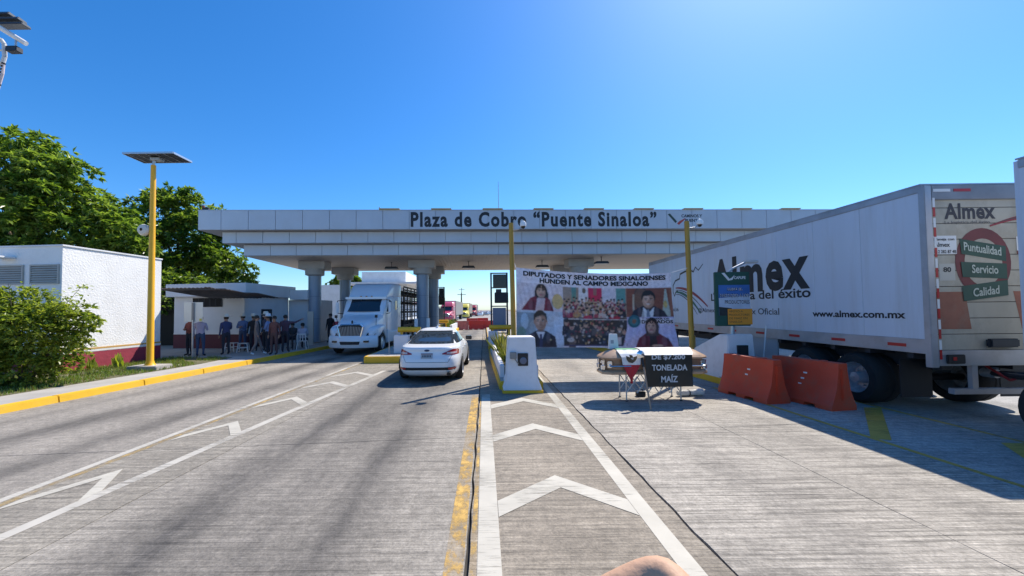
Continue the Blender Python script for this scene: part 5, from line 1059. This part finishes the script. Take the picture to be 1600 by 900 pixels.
for s_, x_, z_, w_, h_ in (('DE $7.200', 3.60, .925, .72, .115), ('TONELADA', 3.60, .70, .76, .13), ('MAÍZ', 3.79, .45, .36, .17)): text(s_, mat('chalk white lettering', (.55, .57, .60), .6), PC, (x_, 8.305, z_), rt, up, w_, h_, bold=.03, split=True)
SHV = thing('shovel', 'steel shovel with wooden handle leaning against the coffin', 'shovel', (3.33, 7.78, 0))
MB().cyl((0, 0, .0), (.04, .40, .82), .018, n=10).build('handle', mat('ash handle', (.40, .27, .18), .6, var=.15), SHV, smooth=True); MB().cyl((.04, .395, .80), (.03, .47, 1.0), .024, .03, n=10).build('socket', black, SHV)
MB().lathe([(-.03, .0), (-.02, .05), (.0, .085), (.012, .08), (.0, .0)], o=(.0, .45, 1.06), axis='y', n=20).build('blade', chrome, SHV, smooth=True)
RL = thing('rolled_cloth', 'rolled white cloth lying on the road right of stand', 'cloth roll', (4.46, 8.95, 0), R(8))
MB().lathe([(-.02, .0), (0, .055), (.12, .07), (.4, .065), (.56, .085), (.62, .08), (.63, .0)], o=(0, 0, .075), axis='x', n=14).build('roll', mat('grubby white cloth', (.62, .60, .56), .85, var=.12, vscale=9, bump=.6, bscale=14), RL, smooth=True); MB().lathe([(0, .074), (.03, .074)], o=(.25, 0, .075), axis='x', n=14).build('tie', black, RL)
BG = thing('small_bag', 'small dark bag lying under the coffin stand', 'bag', (3.62, 9.0, 0)); MB().loft([rrect(w_, 0.0, h_, y_, .025) for y_, w_, h_ in ((-.08, .06, .06), (-.05, .10, .12), (.05, .10, .12), (.08, .06, .06))]).build('body', black, BG, smooth=True); MB().tube([(-.05, 0, .11), (-.02, 0, .17), (.04, 0, .17), (.06, 0, .11)], .008).build('strap', black, BG)
WP = thing('paper_placard', 'white paper box standing on the coffin lid before the banner', 'placard', (2.98, 8.9, 1.12)); MB().loft([[(-.11, -.04, 0), (.11, -.04, 0), (.11, .06, 0), (-.11, .06, 0)], [(-.09, -.01, .34), (.09, -.01, .34), (.09, .04, .34), (-.09, .04, .34)]]).build('box', mat('white paper', (.75, .75, .75), .8), WP, bevel=.006); MB().add([(-.07, -.031, .12), (.0, -.031, .12), (.0, -.024, .2), (-.07, -.024, .2)], [(0,1,2,3)]).build('print', mat('grey print', (.35, .36, .4), .8), WP)

# ================================================================== PEOPLE
skin_m = mat('skin', (.36, .20, .13), .55, var=.05); skin_near = mat('lighter skin', (.56, .34, .22), .6, var=.06, vscale=9, bump=.12, bscale=90, spec=.3)
hair_m = mat('dark hair', (.018, .014, .012), .7); shoe_m = mat('dark shoe', (.03, .028, .028), .6); straw = mat('pale straw hat', (.74, .70, .60), .85, var=.1)
def body_mesh(P, shirt, trousers, skin, shoes, sleeve='short', sub=1, thin=None):
    """one continuous skinned figure; P maps joints to points. Returns a mesh object"""
    J = list(P.keys()); idx = {k: i for i, k in enumerate(J)}
    E_ = [('pelvis', 'waist'), ('waist', 'chest'), ('chest', 'neck'), ('neck', 'chin'), ('chin', 'crown')]
    rad = {'pelvis': (.155, .115), 'waist': (.145, .11), 'chest': (.165, .12), 'neck': (.058, .058), 'chin': (.072, .085), 'crown': (.078, .09)}
    for s_ in 'lr':
        E_ += [('chest', 'sh'+s_), ('sh'+s_, 'el'+s_), ('el'+s_, 'wr'+s_), ('wr'+s_, 'palm'+s_), ('pelvis', 'hip'+s_), ('hip'+s_, 'kn'+s_), ('kn'+s_, 'an'+s_), ('an'+s_, 'toe'+s_)]
        rad.update({'sh'+s_: (.068, .068), 'el'+s_: (.045, .045), 'wr'+s_: (.030, .030), 'palm'+s_: (.022, .042), 'hip'+s_: (.10, .10), 'kn'+s_: (.064, .064), 'an'+s_: (.045, .045), 'toe'+s_: (.042, .035)})
    rad.update(thin or {})
    verts = [Vector(P[k]) for k in J]; edges = [(idx[a_], idx[b_]) for a_, b_ in E_]; rr = [rad[k] for k in J]; roots = [idx['pelvis']]
    for s_ in 'lr':      # five fingers, each its own short chain rooted inside the palm
        w_, p_ = Vector(P['wr'+s_]), Vector(P['palm'+s_]); d = (p_-w_).normalized(); side = d.cross(Vector((0, 1, 0)) if abs(d.y) < .8 else Vector((0, 0, 1))).normalized(); curl = side.cross(d)
        for k in range(5):
            o_ = (k-1.5)*.019; ln = (.065, .075, .07, .055, .05)[k]
            if k == 4: a_ = w_.lerp(p_, .45)+side*.02*(-1); dd = (d*.6-side*.8).normalized()
            else: a_ = p_+side*o_; dd = d
            i0 = len(verts); verts += [a_, a_+dd*ln*.55, a_+dd*ln*.9+curl*.02]; rr += [(.010, .010), (.009, .004), (.007, .007)]; edges += [(i0, i0+1), (i0+1, i0+2)]; roots.append(i0)
    me = bpy.data.meshes.new('body'); me.from_pydata(verts, edges, []); ob = bpy.data.objects.new('body', me); C.objects.link(ob)
    sk = ob.modifiers.new('skin', 'SKIN'); sk.use_smooth_shade = True
    for i, r_ in enumerate(rr): me.skin_vertices[0].data[i].radius = r_; me.skin_vertices[0].data[i].use_root = i in roots
    sb_ = ob.modifiers.new('sub', 'SUBSURF'); sb_.levels = sub; sb_.render_levels = sub
    dg = bpy.context.evaluated_depsgraph_get(); m2 = bpy.data.meshes.new_from_object(ob.evaluated_get(dg)); bpy.data.objects.remove(ob)
    m2.name = 'body'; m2.materials.clear()
    for m_ in (skin, shirt, trousers, shoes): m2.materials.append(m_)
    def seg(p, a_, b_):
        ab = b_-a_; t = max(0, min(1, (p-a_).dot(ab)/ab.length_squared)); return (p-(a_+ab*t)).length, t
    bones = [(P['pelvis'], P['waist'], 1), (P['waist'], P['chest'], 1), (P['chest'], P['neck'], 1), (P['neck'], P['crown'], 0)]
    for s_ in 'lr': bones += [(P['chest'], P['sh'+s_], 1), (P['sh'+s_], P['el'+s_], 1), (P['el'+s_], P['wr'+s_], 1 if sleeve == 'long' else 0), (P['wr'+s_], P['palm'+s_], 0), (P['pelvis'], P['hip'+s_], 2), (P['hip'+s_], P['kn'+s_], 2), (P['kn'+s_], P['an'+s_], 2), (P['an'+s_], P['toe'+s_], 3)]
    bones = [(Vector(a_), Vector(b_), m_) for a_, b_, m_ in bones]
    for f in m2.polygons:
        c_ = f.center; best = min(bones, key=lambda q: seg(c_, q[0], q[1])[0]); mi = best[2]
        if sleeve == 'short' and best[1] == Vector(P['ell']) or sleeve == 'short' and best[1] == Vector(P['elr']):
            if seg(c_, best[0], best[1])[1] > .6: mi = 0
        if mi == 1 and best[0] == Vector(P['pelvis']) and seg(c_, best[0], best[1])[1] < .25: mi = 2
        f.material_index = mi; f.use_smooth = True
    o_ = bpy.data.objects.new('body', m2); C.objects.link(o_); return o_
BASE = dict(pelvis=(0, 0, .95), waist=(0, .01, 1.12), chest=(0, 0, 1.34), neck=(0, -.005, 1.49), chin=(0, .03, 1.585), crown=(0, .015, 1.68),
            shl=(-.19, 0, 1.40), ell=(-.25, -.03, 1.12), wrl=(-.25, .05, .88), palml=(-.25, .07, .80), shr=(.19, 0, 1.40), elr=(.25, -.03, 1.12), wrr=(.25, .05, .88), palmr=(.25, .07, .80),
            hipl=(-.10, 0, .90), knl=(-.11, .03, .50), anl=(-.12, -.01, .09), toel=(-.14, .15, .045), hipr=(.10, 0, .90), knr=(.11, .03, .50), anr=(.12, -.01, .09), toer=(.14, .15, .045))
def person(loc, rz, label, shirt, trousers, hat=None, pose=None, sleeve='long', shoes=None, hair=True, scale=1., skin=None, sub=1, thin=None):
    P = dict(BASE); P.update(pose or {})
    t = thing('person', label, 'person', loc, rz, None); t.scale = (scale,)*3
    o_ = body_mesh(P, shirt, trousers, skin or skin_m, shoes or shoe_m, sleeve, sub, thin); o_.parent = t
    c_ = Vector(P['crown']); ch = Vector(P['chin'])
    face = MB(); fz = (c_.z+ch.z)/2
    face.prism([(-.014, fz-.045), (.014, fz-.045), (.004, fz+.01), (-.004, fz+.01)], 'y', ch.y+.07, ch.y+.115); face.build('nose', skin or skin_m, t)
    for s_ in (-1, 1):
        MB().lathe([(-.006, 0), (.0, .011), (.006, 0)], o=(s_*.033, ch.y+.075, fz+.015), axis='y', n=8).build('eye', black, t); MB().lathe([(-.008, 0), (0, .03), (.008, 0)], o=(s_*.083, ch.y-.01, fz-.01), axis='x', n=8).build('ear', skin or skin_m, t)
    MB().box(-.024, .024, ch.y+.068, ch.y+.079, fz-.075, fz-.066).build('mouth', mat('lip', (.25, .09, .07), .6), t)
    if hair: MB().lathe([(-.075, .088), (-.02, .098), (.03, .094), (.075, .06), (.09, .0)], o=(c_.x, c_.y-.018, c_.z), axis='z', n=14).build('hair', hair_m, t, smooth=True)
    if hat: h_ = MB(); h_.lathe([(.02, .235), (.03, .235), (.012, .118), (.10, .112), (.15, .085), (.155, .0)], o=(c_.x, c_.y-.005, c_.z+.01), axis='z', n=20); h_.lathe([(.018, .235), (-.002, .0)], o=(c_.x, c_.y-.005, c_.z+.01), axis='z', n=20); h_.build('hat', hat, t, smooth=True)
    return t
def cl_(n_, c_): return mat(n_, c_, .85, var=.12, vscale=6)
jeans = cl_('blue jeans', (.045, .075, .15)); dark_tr = cl_('dark trousers', (.03, .032, .045)); grey_tr = cl_('grey brown trousers', (.16, .14, .14))
arm_fwd = dict(elr=(.24, .06, 1.14), wrr=(.14, .26, 1.18), palmr=(.11, .33, 1.2))
fold = dict(ell=(-.25, .06, 1.13), wrl=(-.02, .2, 1.16), palml=(.05, .2, 1.17), elr=(.25, .06, 1.13), wrr=(.02, .22, 1.20), palmr=(-.05, .22, 1.2))
walk = dict(knl=(-.1, .14, .52), anl=(-.1, .24, .10), toel=(-.11, .4, .06), knr=(.1, -.02, .50), anr=(.1, -.22, .13), toer=(.11, -.08, .05))
Z = .15
person((-13.0, 17.0, Z), R(160), 'person in a reddish shirt half hidden behind the sign', cl_('reddish shirt', (.28, .08, .07)), dark_tr, pose=fold)
person((-12.35, 16.75, Z), R(15), 'person in a lavender shirt and jeans standing behind the sign post', cl_('lavender shirt', (.42, .38, .50)), jeans, pose=arm_fwd)
person((-12.35+.75, 17.3, Z), R(60), 'person in navy shirt and wide straw hat beside the sign', cl_('navy shirt', (.05, .06, .14)), dark_tr, straw, pose=arm_fwd)
person((-11.85, 18.9, Z), R(185), 'person in blue shirt and jeans with pale hat by the wall', cl_('blue shirt', (.10, .17, .36)), jeans, straw, pose=fold)
person((-11.2, 18.7, Z), R(200), 'person in black shirt with pale hat behind the grey-clad walker', cl_('black shirt', (.018, .018, .022)), dark_tr, straw)
person((-10.05, 17.0, Z), R(-60), 'person in grey clothes and white shoes walking at kerb', cl_('grey brown hoodie', (.17, .14, .13)), grey_tr, pose=walk, shoes=cl_('white trainers', (.7, .7, .7)))
person((-10.55, 18.6, Z), R(150), 'person in dark blue with white hat at the back of the group', cl_('dark blue shirt', (.04, .06, .12)), dark_tr, straw, scale=1.05)
person((-9.85, 17.55, Z), R(100), 'person in blue checked shirt and white hat in the group', cl_('blue checked shirt', (.25, .33, .55)), dark_tr, cl_('white hat', (.68, .68, .68)), pose=fold)
person((-9.32, 17.1, Z), R(175), 'person in a long brown shirt seen from behind near the kerb', cl_('brown shirt', (.13, .055, .05)), cl_('brown trousers', (.09, .05, .05)), scale=.98)
point = dict(elr=(.42, .12, 1.40), wrr=(.62, .2, 1.52), palmr=(.70, .23, 1.56))
person((-9.3, 18.0, Z), R(10), 'person pointing with an outstretched arm toward the semi', cl_('maroon dark shirt', (.10, .05, .07)), dark_tr, pose=point)
sit = dict(pelvis=(0, 0, .52), waist=(0, -.02, .70), chest=(0, -.01, .92), neck=(0, 0, 1.07), chin=(0, .04, 1.16), crown=(0, .03, 1.25), shl=(-.19, 0, .98), ell=(-.24, .05, .72), wrl=(-.16, .26, .68), palml=(-.14, .34, .68), shr=(.19, 0, .98), elr=(.24, .05, .72), wrr=(.16, .26, .68), palmr=(.14, .34, .68), hipl=(-.10, .05, .50), knl=(-.12, .44, .50), anl=(-.12, .42, .09), toel=(-.12, .58, .045), hipr=(.10, .05, .50), knr=(.12, .44, .50), anr=(.12, .42, .09), toer=(.12, .58, .045))
person((-9.25, 19.6, Z), R(12), 'person in pale lavender shirt sitting on a white plastic chair', cl_('pale lavender shirt', (.42, .40, .47)), dark_tr, pose=sit)
person((-10.1, 20.3, Z), R(190), 'person in dark clothes sitting facing the plastic chair', cl_('charcoal shirt', (.05, .05, .055)), dark_tr, pose=sit)
person((-9.35, 23.4, Z), R(170), 'dark-clad person standing beside the semi mirror', cl_('black jacket', (.02, .02, .025)), dark_tr)
pvc = mat('white plastic', (.68, .68, .67), .45)
def chair(loc, rz, label, back=True):
    t = thing('plastic_chair' if back else 'plastic_stool', label, 'chair' if back else 'stool', loc, rz, 'white plastic seats')
    MB().box(-.21, .21, -.2, .2, .40, .43).build('seat', pvc, t, bevel=.012)
    for x_ in (-1, 1):
        for y_ in (-1, 1): MB().cyl((x_*.23, y_*.22, 0), (x_*.18, y_*.17, .41), .02, .025, n=8).build('leg', pvc, t)
    if back:
        b = MB().box(-.21, .21, -.235, -.205, .72, .80); b.build('backrest', pvc, t, bevel=.01)
        for x_ in (-.19, -.06, .06, .19): MB().box(x_-.02, x_+.02, -.232, -.208, .42, .73).build('back_slat', pvc, t)
    else:
        for y_ in (-.19, .19): MB().box(-.19, .19, y_-.01, y_+.01, .2, .23).build('rung', pvc, t)
chair((-9.25, 19.6, Z), R(12), 'white plastic chair with the sitting person, seen from behind'); chair((-10.1, 20.3, Z), R(190), 'white plastic chair under the dark-clad sitting person')
chair((-12.25, 18.7, Z), 0, 'white plastic stool left of the man in blue', False); chair((-11.5, 18.4, Z), R(20), 'white plastic stool right of the man in blue', False)
tb = thing('folding_table', 'dark table with clutter beside the sitting people', 'table', (-9.95, 19.3, Z), R(10)); MB().box(-.45, .45, -.3, .3, .70, .73).build('top', dark_steel, tb)
for x_ in (-.4, .4):
    for y_ in (-.25, .25): MB().cyl((x_, y_, 0), (x_, y_, .7), .018, n=8).build('leg', dark_steel, tb)
# someone right below the camera lifts an arm: only the bent elbow reaches into the picture
near = dict(BASE); near.update(shl=(-.19, .02, 1.40), shr=(.19, 0, 1.42), ell=(-.195, .30, 1.594), wrl=(-.43, .29, 1.475), palml=(-.505, .29, 1.435)); near['shl'] = (-.17, .05, 1.46)
person((.42, .12, .0), 0, 'bare bent elbow of a person just below the camera', cl_('grey t-shirt', (.3, .3, .32)), dark_tr, pose=near, sleeve='short', skin=skin_near, sub=2, scale=1.1, thin={'ell': (.021, .021), 'wrl': (.026, .026)})
